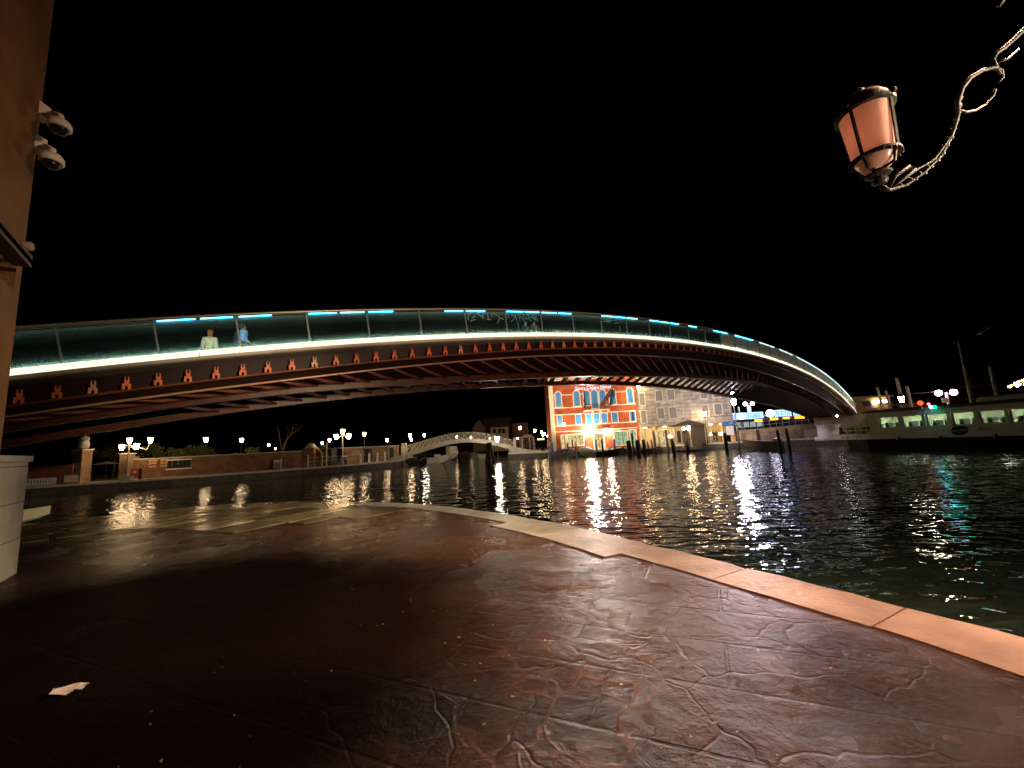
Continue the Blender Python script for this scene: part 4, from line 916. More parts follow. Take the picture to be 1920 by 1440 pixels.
MB().sweep([[(x,FBY(x)+.1,fz(x)-.1),(x,FBY(x)+2.4,fz(x)-.1),(x,FBY(x)+2.4,fz(x)-.0),(x,FBY(x)+.1,fz(x)-.0)] for x in xs]).build('deck', M_stone, fb)
for x, dy in ((-17.4,-.1),(-17.6,2.4),(-.1,-.1),(.9,2.2)):
    MB().box(x-.22,x+.22,FBY(x)+dy-.22,FBY(x)+dy+.22,QZ,3.0).build('post', M_wm, fb); MB().ball((x,FBY(x)+dy,3.2), .2).build('post_ball', M_wm, fb)
mb = MB(); mb.hexa([(-1.0,FBY(0)-.3,-.5),(3.6,FBY(3)-2.2,-.5),(3.6,FBY(3)+2.6,-.5),(-1.0,FBY(0)+2.7,-.5),(-1.0,FBY(0)-.3,2.0),(3.6,FBY(3)-2.2,.98),(3.6,FBY(3)+2.6,.98),(-1.0,FBY(0)+2.7,2.0)]); mb.build('stone_ramp', M_stone, fb)
mb = MB(); mb.hexa([(-21,FBY(-20)-.3,-.5),(-16.6,FBY(-17)-.3,-.5),(-16.6,FBY(-17)+2.7,-.5),(-21,FBY(-20)+2.7,-.5),(-21,FBY(-20)-.3,.98),(-16.6,FBY(-17)-.3,1.7),(-16.6,FBY(-17)+2.7,1.7),(-21,FBY(-20)+2.7,.98)]); mb.build('stone_ramp', M_stone, fb)
mb = MB()
for z in (1.1,.2): mb.tube([(.9,FBY(1)+2.2,1.7+z),(3.6,FBY(3)+1.9,.95+z)], .045, 5)
for i in range(4): x = .9+i*.7; z = 1.7-.28*i; mb.tube([(x,FBY(x)+2.1,z+.2),(x+.6,FBY(x)+2.1,z+.85)], .03, 4); mb.tube([(x,FBY(x)+2.1,z+1.1),(x+.6,FBY(x)+2.1,z-.05)], .03, 4)
mb.build('lattice_railing', M_wm, fb)

# ---------------- timber piles in the water
def pile(px, pyt, Y, r, label, material=None, group='mooring piles in the water', lean=0, z0=-1.5, stripes=None, kind='mooring_pile'):
    tp = at(px, pyt, Y); t = MB().tube([(tp.x+lean, tp.y, z0), (tp.x+lean*.4, tp.y, tp.z*.6), (tp.x, tp.y, tp.z-.12), (tp.x, tp.y, tp.z)], [r*1.05, r, r*.95, r*.6], 9).build(kind, material or M_wood, None, True, org=(tp.x+lean, tp.y, z0))
    tag(t, label, 'mooring pile', group)
    if stripes:
        mb = MB(); N = 26
        pts = []
        for i in range(N*3):
            f = i/(N*3-1); a = f*6.28*3; z = QZ*0+.1+(tp.z-.2)*f; pts.append(Vector((tp.x+lean*(1-f)*.6+math.cos(a)*r*.92, tp.y+math.sin(a)*r*.92, z)))
        mb.tube(pts, r*.42, 5); mb.build('spiral_stripe', stripes, t)
    return t
c = at(917, 830, 56)
t = thing('pile_cluster', (c.x,c.y,-1), 'dark bundle of three timber piles bound together in front of the footbridge', 'pile cluster')
for dx, dy in ((-.32,0),(.0,-.18),(.34,.05)):
    MB().tube([(c.x+dx*1.9,c.y+dy*2,-1),(c.x+dx,c.y+dy,1.2),(c.x+dx*.45,c.y+dy*.4,c.z)], [.21,.2,.16], 8).build('pile', M_wood, t, True)
MB().lathe([(.42,0),(.44,.1),(.42,.2)], (c.x,c.y,1.9), 10).build('band', M_iron, t)
M_blu = mat('blue_paint', (.05,.20,.42), .5); M_pw = mat('pile_white', (.6,.58,.5), .6)
pile(1028,825,60,.17,'white and dark spiral striped pole left of the hotel',M_pw,'painted poles before the hotel',stripes=M_wood)
pile(1035,829,60.5,.15,'blue pole with a pale top at the left corner of the hotel',M_blu,'painted poles before the hotel')
pile(1064,830,56,.13,'pale blue pole standing in the blue-covered boat, left one',M_pw,'painted poles before the hotel',stripes=M_blu)
pile(1079,826,56,.13,'pale blue pole right of the blue-covered boat',M_pw,'painted poles before the hotel',stripes=M_blu)
pile(1073,824,60.2,.11,'slim dark pole before the hotel entrance windows, left',None,'painted poles before the hotel')
pile(1097,822,60.2,.12,'slim blue pole left of the hotel door',M_blu,'painted poles before the hotel')
pile(1117,824,60.2,.13,'deep blue pole in front of the hotel door',mat('deep_blue',(.03,.04,.3),.5),'painted poles before the hotel')
pile(1151,823,60,.16,'thick blue pole before the right shop window of the hotel',mat('deep_blue',(0,0,0)),'painted poles before the hotel')
for px, py, Y, r, lb in ((1128,823,55,.13,'dark pile in the water straight below the hotel door'),(1184,812,57,.13,'tall thin dark pile at the right end of the hotel'),(1178,826,55,.30,'stubby thick dark pile near the right end of the hotel'),
    (1194.5,825,55,.32,'stubby thick dark pile under the hotel and stone house joint'),(1206,824,54,.22,'dark tapered pile just right of the two stubby piles'),(1214,828,56,.1,'thin low stake right of the tapered pile'),(1221,824,56,.1,'second thin stake right of the tapered pile'),
    (1225,808,57,.17,'dark pile before the first lit arcade window of the stone house'),(1248,806,57,.19,'tall dark pile before the second lit arcade window'),(1259,823,50,.22,'leaning dark pile in open water left of the wooden kiosk'),
    (1284,813,52,.22,'leaning dark pile at the left corner of the wooden kiosk'),(1358,811,53,.22,'dark pile right of the two round terrace lamps'),(1420,805,58,.22,'dark pile at the stern of the moored motor boat'),
    (1381,808,60,.25,'short thick dark pile at the foot of the ramp'),(1457,806,46,.16,'left one of the two slim brown piles beside the motor boat'),(1474,803,46,.16,'right one of the two slim brown piles beside the motor boat')):
    pile(px, py, Y, r, lb, lean=.25 if 'leaning' in lb else .08)

# ---------------- hotel
HY = 63.0
M_hotel = mat('red_plaster', (.56,.12,.035), .75, col2=(.27,.05,.02), nscale=.8, bump=.4, bscale=8)
M_trim = mat('hotel_trim', (.78,.72,.58), .6)
M_shut = mat('blue_shutter', (.035,.22,.58), .5, col2=(.05,.29,.66), nscale=2)
ho = thing('hotel', (12.4,HY,QZ), 'red plastered waterside hotel with blue shuttered arched windows', 'hotel')
MB().box(5.9,18.85,HY,HY+12,QZ,16.2).build('wall', M_hotel, ho)
MB().box(5.55,6.2,HY-.12,HY-.002,QZ,16.2).build('corner_pilaster', M_trim, ho); MB().box(5.45,6.3,HY-.2,HY-.122,9,9.12).build('pilaster_band', M_trim, ho)
MB().box(5.6,19.1,HY-.6,HY+12.4,16.202,16.6).build('cornice', M_trim, ho)
mb = MB()
for z, a, b in ((7.36,6.2,10.5),(7.36,14.5,18.75),(6.34,6.2,10.6),(6.34,14.6,18.6),(4.64,6.2,18.6),(3.76,6.2,18.6),(11.9,6.2,18.7)): mb.box(a,b,HY-.14,HY-.002,z-.07,z+.07)
for a, b in ((6.2,6.5),(7.5,9.25),(10.35,10.7),(14.2,14.7),(15.9,17.5),(18.5,18.7)): mb.box(a,b,HY-.09,HY-.002,9.28,9.4)
mb.build('string_course', M_trim, ho)
def arch_window(par, xc, w, z0, z1, lit_=None, sh=M_shut, open_=False):
    N = 9; r = w/2; f = MB(); zc_ = z1-r
    arc = [(xc+math.cos(math.pi*i/N)*r, zc_+math.sin(math.pi*i/N)*r) for i in range(N+1)]; arcO = [(xc+math.cos(math.pi*i/N)*(r+.14), zc_+math.sin(math.pi*i/N)*(r+.14)) for i in range(N+1)]
    inn = [(xc+r, z0)]+arc+[(xc-r, z0)]; out = [(xc+r+.14, z0)]+arcO+[(xc-r-.14, z0)]
    for i in range(len(inn)-1):
        (a, b), (c, d) = inn[i], inn[i+1]; (e, g), (h, k_) = out[i], out[i+1]
        f.hexa([(a,HY-.11,b),(e,HY-.11,g),(h,HY-.11,k_),(c,HY-.11,d),(a,HY-.004,b),(e,HY-.004,g),(h,HY-.004,k_),(c,HY-.004,d)])
    f.box(xc-r-.22,xc+r+.22,HY-.2,HY-.004,z0-.14,z0-.002); wf = f.build('window', M_trim, par)
    g = MB()
    if open_:
        for sg in (-1, 1): g.hexa([(xc+sg*r,HY-.03,z0),(xc+sg*r*.45,HY-.10,z0),(xc+sg*r*.45,HY-.07,z0),(xc+sg*r,HY-.005,z0)]+[(xc+sg*r,HY-.03,zc_),(xc+sg*r*.45,HY-.10,zc_),(xc+sg*r*.45,HY-.07,zc_),(xc+sg*r,HY-.005,zc_)])
        g.build('shutter', sh, wf); g = MB(); g.poly([(x,HY-.004,z) for x, z in inn]); g.build('pane', M_blu, wf)
    else:
        g.poly([(x,HY-.03,z) for x, z in inn]); g.build('shutter', sh, wf)
        MB().box(xc-.015,xc+.015,HY-.045,HY-.031,z0,zc_+.3).build('shutter_joint', mat('shutter_dark',(.02,.1,.22),.5), wf)
for xc, w, z0, z1, op in ((6.97,.86,7.55,9.85,0),(9.78,.9,7.55,9.85,0),(11.32,.92,7.55,9.84,0),(12.52,.96,7.05,9.83,0),(13.75,.94,7.55,9.82,0),(15.27,.92,7.55,9.86,0),(17.98,.86,7.55,9.87,1)): arch_window(ho, xc, w, z0, z1, open_=op)
for xc, w, z0, z1 in ((6.97,.86,12.2,14.2),(9.78,.9,12.2,14.2),(11.32,.92,12.2,14.2),(12.52,.96,12.2,14.2),(13.75,.94,12.2,14.2),(15.27,.92,12.2,14.2),(17.98,.86,12.2,14.2)): arch_window(ho, xc, w, z0-.5, z1)
def rect_window(par, x0, x1, z0, z1, y, frame=.13, fm=None, pane=None, name='window', mull=0, fy=.1, inner='shutter'):
    f = MB(); f.box(x0-frame,x0,y-fy,y-.003,z0,z1); f.box(x1,x1+frame,y-fy,y-.003,z0,z1); f.box(x0-frame,x1+frame,y-fy-.01,y-.003,z1,z1+frame); f.box(x0-frame,x1+frame,y-fy-.02,y-.003,z0-frame,z0)
    o = f.build(name, fm or M_trim, par); MB().box(x0,x1,y-.03,y-.004,z0,z1).build(inner, pane or M_shut, o)
    if mull:
        g = MB()
        for i in range(1, mull+1): x = x0+(x1-x0)*i/(mull+1); g.box(x-.03,x+.03,y-.05,y-.031,z0,z1)
        g.build('mullion', M_iron, o)
    return o
for x0, x1 in ((6.6,7.3),(9.4,10.2),(10.95,11.8),(12.15,13.05),(13.35,14.2),(14.95,15.8),(17.7,18.5)): rect_window(ho, x0, x1, 4.78, 6.22, HY, .1)
MB().box(17.98,18.25,HY-.05,HY-.031,4.8,6.2).build('open_gap', M_dark, ho)
mb = MB(); mb.box(10.65,14.5,HY-.7,HY-.003,6.62,6.8)
for x in (10.7,12.0,13.2,14.4): mb.box(x-.1,x+.1,HY-.6,HY-.003,6.3,6.62)
mb.build('balcony', M_trim, ho)
mb = MB()
for x in srange(10.7,14.45,.22): mb.tube([(x,HY-.66,6.8),(x,HY-.66,7.6)], .02, 4)
mb.tube([(10.65,HY-.66,7.62),(14.5,HY-.66,7.62)], .035, 6); mb.build('balcony_rail', M_iron, ho)
# bar lights, door, shop windows
M_shop = bpy.data.materials.new('lit_room'); M_shop.use_nodes = True
def litmat(name, c1, c2, s, scale=4, vertical=True):
    if name in MATS: return MATS[name]
    m = bpy.data.materials.new(name); m.use_nodes = True; n = m.node_tree.nodes; l = m.node_tree.links; n.clear()
    tc = n.new('ShaderNodeTexCoord'); mp = n.new('ShaderNodeMapping'); mp.inputs['Scale'].default_value = (3 if vertical else .8, 1, .6 if vertical else 1.6); l.new(tc.outputs['Object'], mp.inputs[0])
    no = n.new('ShaderNodeTexNoise'); no.inputs['Scale'].default_value = scale; no.inputs['Detail'].default_value = 4; l.new(mp.outputs[0], no.inputs['Vector'])
    r = n.new('ShaderNodeValToRGB'); r.color_ramp.elements[0].position = .4; r.color_ramp.elements[1].position = .62; r.color_ramp.elements[0].color = (*c1,1); r.color_ramp.elements[1].color = (*c2,1)
    l.new(no.outputs['Fac'], r.inputs[0]); e = n.new('ShaderNodeEmission'); e.inputs[1].default_value = s; l.new(r.outputs[0], e.inputs[0]); o = n.new('ShaderNodeOutputMaterial'); l.new(e.outputs[0], o.inputs[0]); MATS[name] = m; return m
M_lit = litmat('lit_room_yellow', (.45,.28,.08), (1,.8,.4), 1.1); M_litg = litmat('lit_room_green', (.10,.16,.06), (.7,.85,.5), 1.0, 7)
for x0, x1, z0, z1, mt, mu in ((7.0,7.7,QZ+.05,3.15,M_lit,0),(8.0,10.4,1.6,3.2,M_lit,3),(11.95,13.4,QZ+.05,3.2,M_lit,1),(15.0,17.0,1.3,3.3,M_litg,2),(17.4,18.3,QZ+.05,3.4,M_litg,1)):
    rect_window(ho, x0, x1, z0, z1, HY, .14, pane=mt, name='door' if z0 < 1.2 else 'window', mull=mu, inner='pane')
mb = MB(); mb.sweep([[(x,HY-1.1,3.75+.25*math.sin((x-12.1)/2.4*math.pi)),(x,HY-.01,3.95+.25*math.sin((x-12.1)/2.4*math.pi)),(x,HY-.01,4.0+.25*math.sin((x-12.1)/2.4*math.pi)),(x,HY-1.1,3.8+.25*math.sin((x-12.1)/2.4*math.pi))] for x in srange(12.1,14.5,.3)]); mb.build('door_canopy', M_steelgrey, ho)
# roof sign
M_neon = glow('neon_pink', (1,.42,.52), 3.0)
sg = thing('hotel_sign', (12.4,HY-.3,10.65), 'pink lit lettering mounted above the arched windows of the red hotel', 'sign')
text('lettering', 'Santa Chiara Hotel', (12.4,HY-.28,10.2), (1,0,0), .72, M_neon, sg, .04)
MB().box(9.6,15.2,HY-.2,HY-.17,9.98,10.02).build('mounting_rail', M_trim, sg)
# flags
for nm, x0, x1, lb, mt in (('flag', 14.35, 13.2, 'dark red flag drooping from a pole on the hotel balcony', mat('flag_red',(.12,.03,.02),.8)),('flag', 14.9, 14.6, 'dark furled flag hanging by the sixth arched window of the hotel', mat('flag_dark',(.03,.02,.03),.8)),('flag', 10.7, 10.95, 'thin dark furled flag at the left end of the hotel balcony', mat('flag_dark',(0,0,0)))):
    t = thing(nm, (x0,HY-.7,7.4), lb, 'flag', 'flags on the hotel balcony')
    MB().tube([(x1,HY-.7,7.5),(x0+ (x0-x1)*.4,HY-2.0,10.0)], .03, 5).build('pole', M_iron, t)
    mb = MB(); R = []
    for i in range(7):
        f = i/6; a = Vector((x1+(x0-x1)*1.3*f, HY-.8-1.0*f, 7.6+2.2*f)); R.append([a, a+Vector((-.18*math.sin(i*2.1)-.15*(1-f),.1*math.sin(i*3),-.5-.5*math.sin(f*3.1)))])
    mb.sweep(R, close=False, cap=False); o = mb.build('cloth', mt, t); o.modifiers.new('th','SOLIDIFY').thickness = .02
def walllamp(px, py, Y, label, kind, k=1.):
    c = at(px, py, Y); t = thing('wall_lamp', c, label, 'wall lamp', 'lit wall lamps')
    MB().ball(c, .16*k).build('globe', lampglow(kind), t); MB().tube([c+Vector((0,.05,.1)), c+Vector((0,.3,.15))], .03, 6).build('bracket', M_iron, t)
walllamp(1108,806,62.3,'brightest white lamp left of the hotel door canopy','h',2.2)
walllamp(1099,810.5,62.5,'smaller white lamp left of the brightest hotel lamp','h',1.3)
walllamp(1141,809,62.4,'yellow-white lamp right of the hotel door','h',1.5)
walllamp(1197.5,725,61.4,'pale square lamp high on the joint of the hotel and the stone house','w',1.6)
# brown narrow house left of the hotel + row behind
def house(name, x0, x1, y, z1, material, label, depth=8, wins=(), roof=None):
    t = thing(name, ((x0+x1)/2,y,QZ), label, 'house'); MB().box(x0,x1,y,y+depth,QZ,z1).build('wall', material, t)
    for (a, b, c_, d_) in wins: MB().box(a,b,y-.02,y-.003,c_,d_).build('window', M_dark, t)
    if roof: MB().hexa([(x0-.3,y-.3,z1+.002),(x1+.3,y-.3,z1+.002),(x1+.3,y+depth,z1+.002),(x0-.3,y+depth,z1+.002),(x0-.1,y+depth*.45,z1+roof),(x1+.1,y+depth*.45,z1+roof),(x1+.1,y+depth*.55,z1+roof),(x0-.1,y+depth*.55,z1+roof)]).build('roof', mat('roof_tile',(.13,.07,.045),.85,bump=.4,bscale=8), t)
    return t
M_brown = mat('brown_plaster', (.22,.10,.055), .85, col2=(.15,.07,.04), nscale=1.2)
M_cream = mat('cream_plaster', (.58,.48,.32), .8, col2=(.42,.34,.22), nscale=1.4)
a = at(962,815,92); b = at(991,815,92); zt = at(975,793,92).z
house('house', a.x, b.x, 92, zt, M_brown, 'dark brown house between the cream house and the hotel', 8)
a = at(920,810,90); b = at(953,810,90); zt = at(935,801,90).z
wn_ = [(at(p,808,90).x-.3, at(p,808,90).x+.35, at(p,812,90).z, at(p,804,90).z) for p in (926.5,936.5,944)]
house('house', a.x, b.x, 90, zt, M_cream, 'cream house with three small dark windows behind the footbridge', 8, wn_, roof=2.2)
a = at(908,800,98); b = at(961,800,98); zt = at(935,784,98).z
wn_ = [(at(p,795,98).x-.2, at(p,795,98).x+.2, at(p,797.5,98).z, at(p,793,98).z) for p in (945,948,951)]
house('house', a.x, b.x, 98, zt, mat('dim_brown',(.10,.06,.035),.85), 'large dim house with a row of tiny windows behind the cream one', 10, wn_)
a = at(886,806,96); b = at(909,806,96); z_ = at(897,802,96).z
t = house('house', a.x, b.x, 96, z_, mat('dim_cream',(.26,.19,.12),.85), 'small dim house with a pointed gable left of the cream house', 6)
g = at(897,788,96); MB().hexa([(g.x-1.5,96.2,z_+.002),(g.x+1.5,96.2,z_+.002),(g.x+1.5,99,z_+.002),(g.x-1.5,99,z_+.002),(g.x-.1,96.2,g.z),(g.x+.1,96.2,g.z),(g.x+.1,99,g.z),(g.x-.1,99,g.z)]).build('gable', mat('dim_cream',(0,0,0)), t)
# market shed right of the footbridge
a = at(978,815,68); b = at(1012,815,68); t = thing('kiosk', ((a.x+b.x)/2,68,QZ), 'pale newsstand with a sloping roof right of the footbridge ramp', 'kiosk')
MB().hexa([(a.x-.1,67,3.2),(b.x-1,67,3.2),(b.x-1,69.6,3.2),(a.x-.1,69.6,3.2),(a.x+.4,67.5,3.7),(b.x-1.4,67.5,3.7),(b.x-1.4,69.2,3.7),(a.x+.4,69.2,3.7)]).build('roof', M_cream, t)
MB().box(a.x+.2,b.x-1.2,68,69.4,QZ,3.198).build('body', mat('dim_brown',(0,0,0)), t)
for x in (a.x, a.x+1.2, b.x-1.1): MB().box(x-.1,x+.1,66.9,67.1,QZ,3.198).build('post', M_stone, t)
c = at(1014,823.5,72); t = thing('sign', c, 'small lit yellow sign board beside the newsstand', 'sign'); MB().box(c.x-.6,c.x+.6,c.y,c.y+.1,c.z-.12,c.z+.12).build('panel', glow('sign_yellow',(1,.8,.3),2.5), t); MB().box(c.x-.05,c.x+.05,c.y+.1,c.y+.2,QZ,c.z).build('post', M_iron, t)

# ---------------- stone house
GY = 62.0
M_grey = brickmat('grey_blocks', (.52,.46,.36), (.36,.32,.25), (.11,.09,.07), 1.25, .55, .028, .8, .8)
gh = thing('stone_house', (25.8,GY,QZ), 'pale stone block house with plain shuttered windows and a lit ground-floor arcade', 'house')
MB().box(18.87,32.75,GY,GY+12,3.8,14).build('wall', M_grey, gh)
M_gsh = mat('grey_shutter', (.20,.18,.14), .6)
for x0,x1,z0,z1 in ((19.05,19.8,7.05,8.8),(21.5,22.5,7.55,9.05),(23.3,24.3,7.6,9.1),(28.25,29.25,7.55,9.05),(30.15,31.2,7.6,9.1),(19.05,19.8,4.4,6.2),(21.52,22.5,4.85,6.4),(23.3,24.35,4.88,6.45),(28.2,29.2,4.9,6.5),(30.1,31.2,5.0,6.6),(21.5,22.5,10.2,11.8),(23.3,24.3,10.2,11.8),(28.25,29.25,10.2,11.8)):
    rect_window(gh, x0, x1, z0, z1, GY, .12, fm=M_stone, pane=M_gsh, fy=.22)
# arcade: piers, soffit, back wall
M_arc = mat('arcade_plaster', (.68,.50,.26), .7)
MB().box(18.87,32.75,GY+3,GY+3.3,QZ,3.79).build('arcade_back', M_arc, gh)
for x in (18.87,20.6,25.2,28.6,31.0,32.3): MB().box(x,x+.42,GY,GY+.5,QZ,3.798).build('pier', M_arc, gh)
for x0, x1, z0, z1, mt in ((19.4,20.3,1.2,3.2,M_lit),(21.6,24.8,1.2,3.2,M_lit),(25.8,27.6,QZ+.05,3.2,M_lit),(29.2,30.6,1,3.3,M_litg)):
    rect_window(gh, x0, x1, z0, z1, GY+3, .1, pane=mt, mull=3, inner='pane')
for i, x in enumerate((20.0,23,26.6,30,31.7)):
    MB().lathe([(.3,0),(.25,.1)], (x,GY+1.6,3.6), 10).build('ceiling_light', glow('arcade_light',(1,.72,.36),26), gh)
for px, py, lb in ((1256,819,'round terrace lamp left of the kiosk, first'),(1275,817.5,'round terrace lamp left of the kiosk, nearer to it'),(1334,815,'round terrace lamp right of the kiosk, nearer to it'),(1352.5,814,'round terrace lamp right of the kiosk, farther from it')):
    c = at(px,py,62.2); t = thing('patio_heater', (c.x,c.y,QZ), lb, 'terrace lamp', 'glowing terrace lamps in front of the arcade')
    MB().lathe([(.42,-.16),(.5,0),(.42,.18),(.2,.26)], c, 12).build('shade', glow('terrace_glow',(1,.75,.38),5), t); MB().tube([(c.x,c.y,QZ),(c.x,c.y,c.z-.16)], .05, 6).build('pole', M_iron, t)
for i, (px, lb) in enumerate(((1236,'white cafe chair left of the terrace lamps'),(1246,'second white cafe chair left of the terrace lamps'),(1264,'white cafe chair between the two left terrace lamps'),(1270,'white cafe chair under the terrace lamp beside the kiosk'))):
    c = at(px, 835, 61.4); t = thing('cafe_chair', (c.x,c.y,QZ), lb, 'chair', 'white chairs of the cafe terrace')
    MB().box(c.x-.28,c.x+.28,c.y-.25,c.y+.25,QZ+.5,QZ+.55).build('seat', M_white, t)
    mb = MB()
    for z in (.7,.85,1.0,1.15): mb.box(c.x-.28,c.x+.28,c.y+.22,c.y+.25,QZ+z,QZ+z+.07)
    mb.build('backrest', M_white, t)
    for dx in (-.25,.25):
        for dy in (-.22,.24): MB().box(c.x+dx-.025,c.x+dx+.025,c.y+dy-.02,c.y+dy+.02,QZ,QZ+(.498 if dy < 0 else 1.2)).build('leg', M_white, t)
# wooden kiosk in front
k0 = at(1281,838,58); k1 = at(1327,838,58); KY = 58.0
kk = thing('wooden_kiosk', ((k0.x+k1.x)/2,KY,0), 'dark wooden boat-stop kiosk with a pointed roof and two lamps on the water', 'kiosk')
zk = at(1300,797,58).z
MB().box(k0.x-.3,k1.x+.4,KY-.2,KY+3,.2,.55).build('platform', M_wood, kk)
MB().box(k0.x+1.2,k1.x,KY+.3,KY+2.7,.552,zk).build('cabin', mat('kiosk_wood',(.05,.034,.02),.7,bump=.3), kk)
MB().box(k0.x+.1,k0.x+1.18,KY+2.5,KY+2.7,.552,zk).build('back_panel', M_palewood, kk); MB().box(k0.x+.3,k0.x+1.1,KY+2.4,KY+2.49,1.2,2.9).build('notice_board', M_dark, kk)
for x in (k0.x, k0.x+1.25): MB().box(x-.07,x+.07,KY+.1,KY+.24,.552,zk).build('post', M_palewood, kk)
cx = (k0.x+k1.x)/2; tpz = at(1300,787,59).z
MB().hexa([(k0.x-.4,KY-.3,zk+.002),(k1.x+.4,KY-.3,zk+.002),(k1.x+.4,KY+3.2,zk+.002),(k0.x-.4,KY+3.2,zk+.002),(cx-.1,KY+1.4,tpz),(cx+.1,KY+1.4,tpz),(cx+.1,KY+1.6,tpz),(cx-.1,KY+1.6,tpz)]).build('roof', M_wood, kk)
MB().lathe([(.06,0),(.02,.4)], (cx,KY+1.5,tpz-.05), 6).build('finial', M_iron, kk)
walllamp(1282,803.7,58.1,'left one of the two orange lamps under the wooden kiosk roof','w',1.3); walllamp(1290.6,802.5,58.1,'right one of the two orange lamps under the wooden kiosk roof','w',1.7)
# signboard right of the arcade
c = at(1369,812,61); t = thing('notice_board', (c.x,c.y,QZ), 'tall timetable board with a blue and white header at the right end of the arcade', 'notice board')
MB().box(c.x-.9,c.x+.9,c.y,c.y+.1,3.25,3.9).build('header', mat('sign_blue',(.04,.14,.32),.5), t); MB().box(c.x-.5,c.x+.6,c.y,c.y+.08,1.9,3.2).build('panel', M_white, t)
for dx in (-.85,.85): MB().box(c.x+dx-.05,c.x+dx+.05,c.y+.1,c.y+.2,QZ,3.9).build('post', M_iron, t)
text('arrow', '->', (c.x+.3,c.y-.01,3.58), (1,0,0), .6, M_white, t, .01)
# blue-white floodlight on the corner of the stone house
c = at(1375,752,55); t = thing('street_lamp', (c.x,c.y,QZ), 'tall mast with an intense blue-white light at the right corner of the stone house', 'street lamp')
MB().tube([(c.x,c.y,QZ),(c.x,c.y,c.z+.6)], .06, 8).build('pole', M_steelgrey, t)
for dz, r in ((-.1,.30),(.95,.2)): MB().lathe([(r*.6,-r*1.3),(r,0),(r*.6,r*1.2)], (c.x,c.y-.12,c.z+dz), 10).build('lamp_head', lampglow('b'), t)

# ---------------- ramp and bus station
M_ramp = mat('ramp_stone', (.60,.47,.30), .7, col2=(.48,.37,.24), nscale=1.2, bump=.2, bscale=5)
r0 = at(1382,812,62); r1 = at(1534,802,62); r0b = at(1382,822,62); 
t = thing('ramp_wall', (r0.x,62,QZ), 'long low pale wall of the ramp between the stone house and the arch', 'wall')
zt0 = at(1382,808,62).z; zt1 = at(1534,791,62).z
MB().hexa([(r0.x,62,QZ-.4),(r1.x+3,62,QZ-.4),(r1.x+3,62.4,QZ-.4),(r0.x,62.4,QZ-.4),(r0.x,62,zt0),(r1.x+3,62,zt1),(r1.x+3,62.4,zt1),(r0.x,62.4,zt0)]).build('wall', brickmat('ramp_slabs',(.62,.48,.30),(.55,.42,.27),(.25,.19,.13),3.2,1.1,.02,.7,.3), t)
struct(MB().quad((r0.x,62.4,zt0-.1),(r1.x+60,62.4,zt1-.1),(r1.x+60,120,zt1-.1),(r0.x,120,zt0-.1)).build('station_forecourt', M_quay))
mb = MB()
for px in range(1384,1536,12): p = at(px,805-(px-1384)*.095,62.2); mb.tube([(p.x,p.y,zt0+(zt1-zt0)*(px-1382)/152-.05),(p.x,p.y,zt0+(zt1-zt0)*(px-1382)/152+1.0)], .03, 4)
for dz in (.45,.95): mb.tube([(r0.x,62.2,zt0+dz),(r1.x,62.2,zt1+dz)], .03, 4)
o = mb.build('ramp_railing', M_stone, None, org=(r0.x,62.2,QZ)); tag(o, 'thin pale railing along the top of the ramp wall', 'railing')
M_neonb = litmat('neon_blue', (.05,.22,.9), (.55,.8,1), 2.2, 5)
bs = at(1375,790,84); be = at(1515,772,84)
cp = thing('bus_station_canopy', ((bs.x+be.x)/2,84,2), 'long bus station canopy edged with bright blue lit panels', 'canopy')
for pa, pb, ya, yb, lb in ((1373,1431,778,781,'a'),(1452,1483,772,774,'b'),(1488,1500,775,773,'c')):
    a = at(pa,ya-3,84); b = at(pb,yb-5,84); MB().box(a.x,b.x,84,84.2,a.z-1.35,a.z).build('lit_fascia', M_neonb, cp)
    mb = MB(); x = a.x+.3
    rnd = random.Random(int(pa))
    while x < b.x-.4: mb.box(x,x+.06,83.96,83.99,a.z-1.15,a.z-.25); x += rnd.uniform(.28,.6)
    mb.build('divider', mat('fascia_dark',(.01,.03,.12),.5), cp)
mb = MB(); mb.box(bs.x,be.x+4,84.3,90,at(1440,782,84).z+.2,at(1440,782,84).z+.5); mb.build('roof', M_iron, cp)
for px in (1378,1412,1446,1480,1512): c = at(px,790,85); MB().box(c.x-.15,c.x+.15,85,85.3,2,at(1440,782,84).z+.198).build('post', M_iron, cp)
o = MB().box(bs.x-3,be.x+6,92,92.3,2,at(1440,786,92).z).build('terminal_wall', mat('terminal_wall',(.05,.045,.05),.7), None, org=(bs.x,92,2)); tag(o, 'dark long wall of the bus terminal behind the parked buses', 'wall')
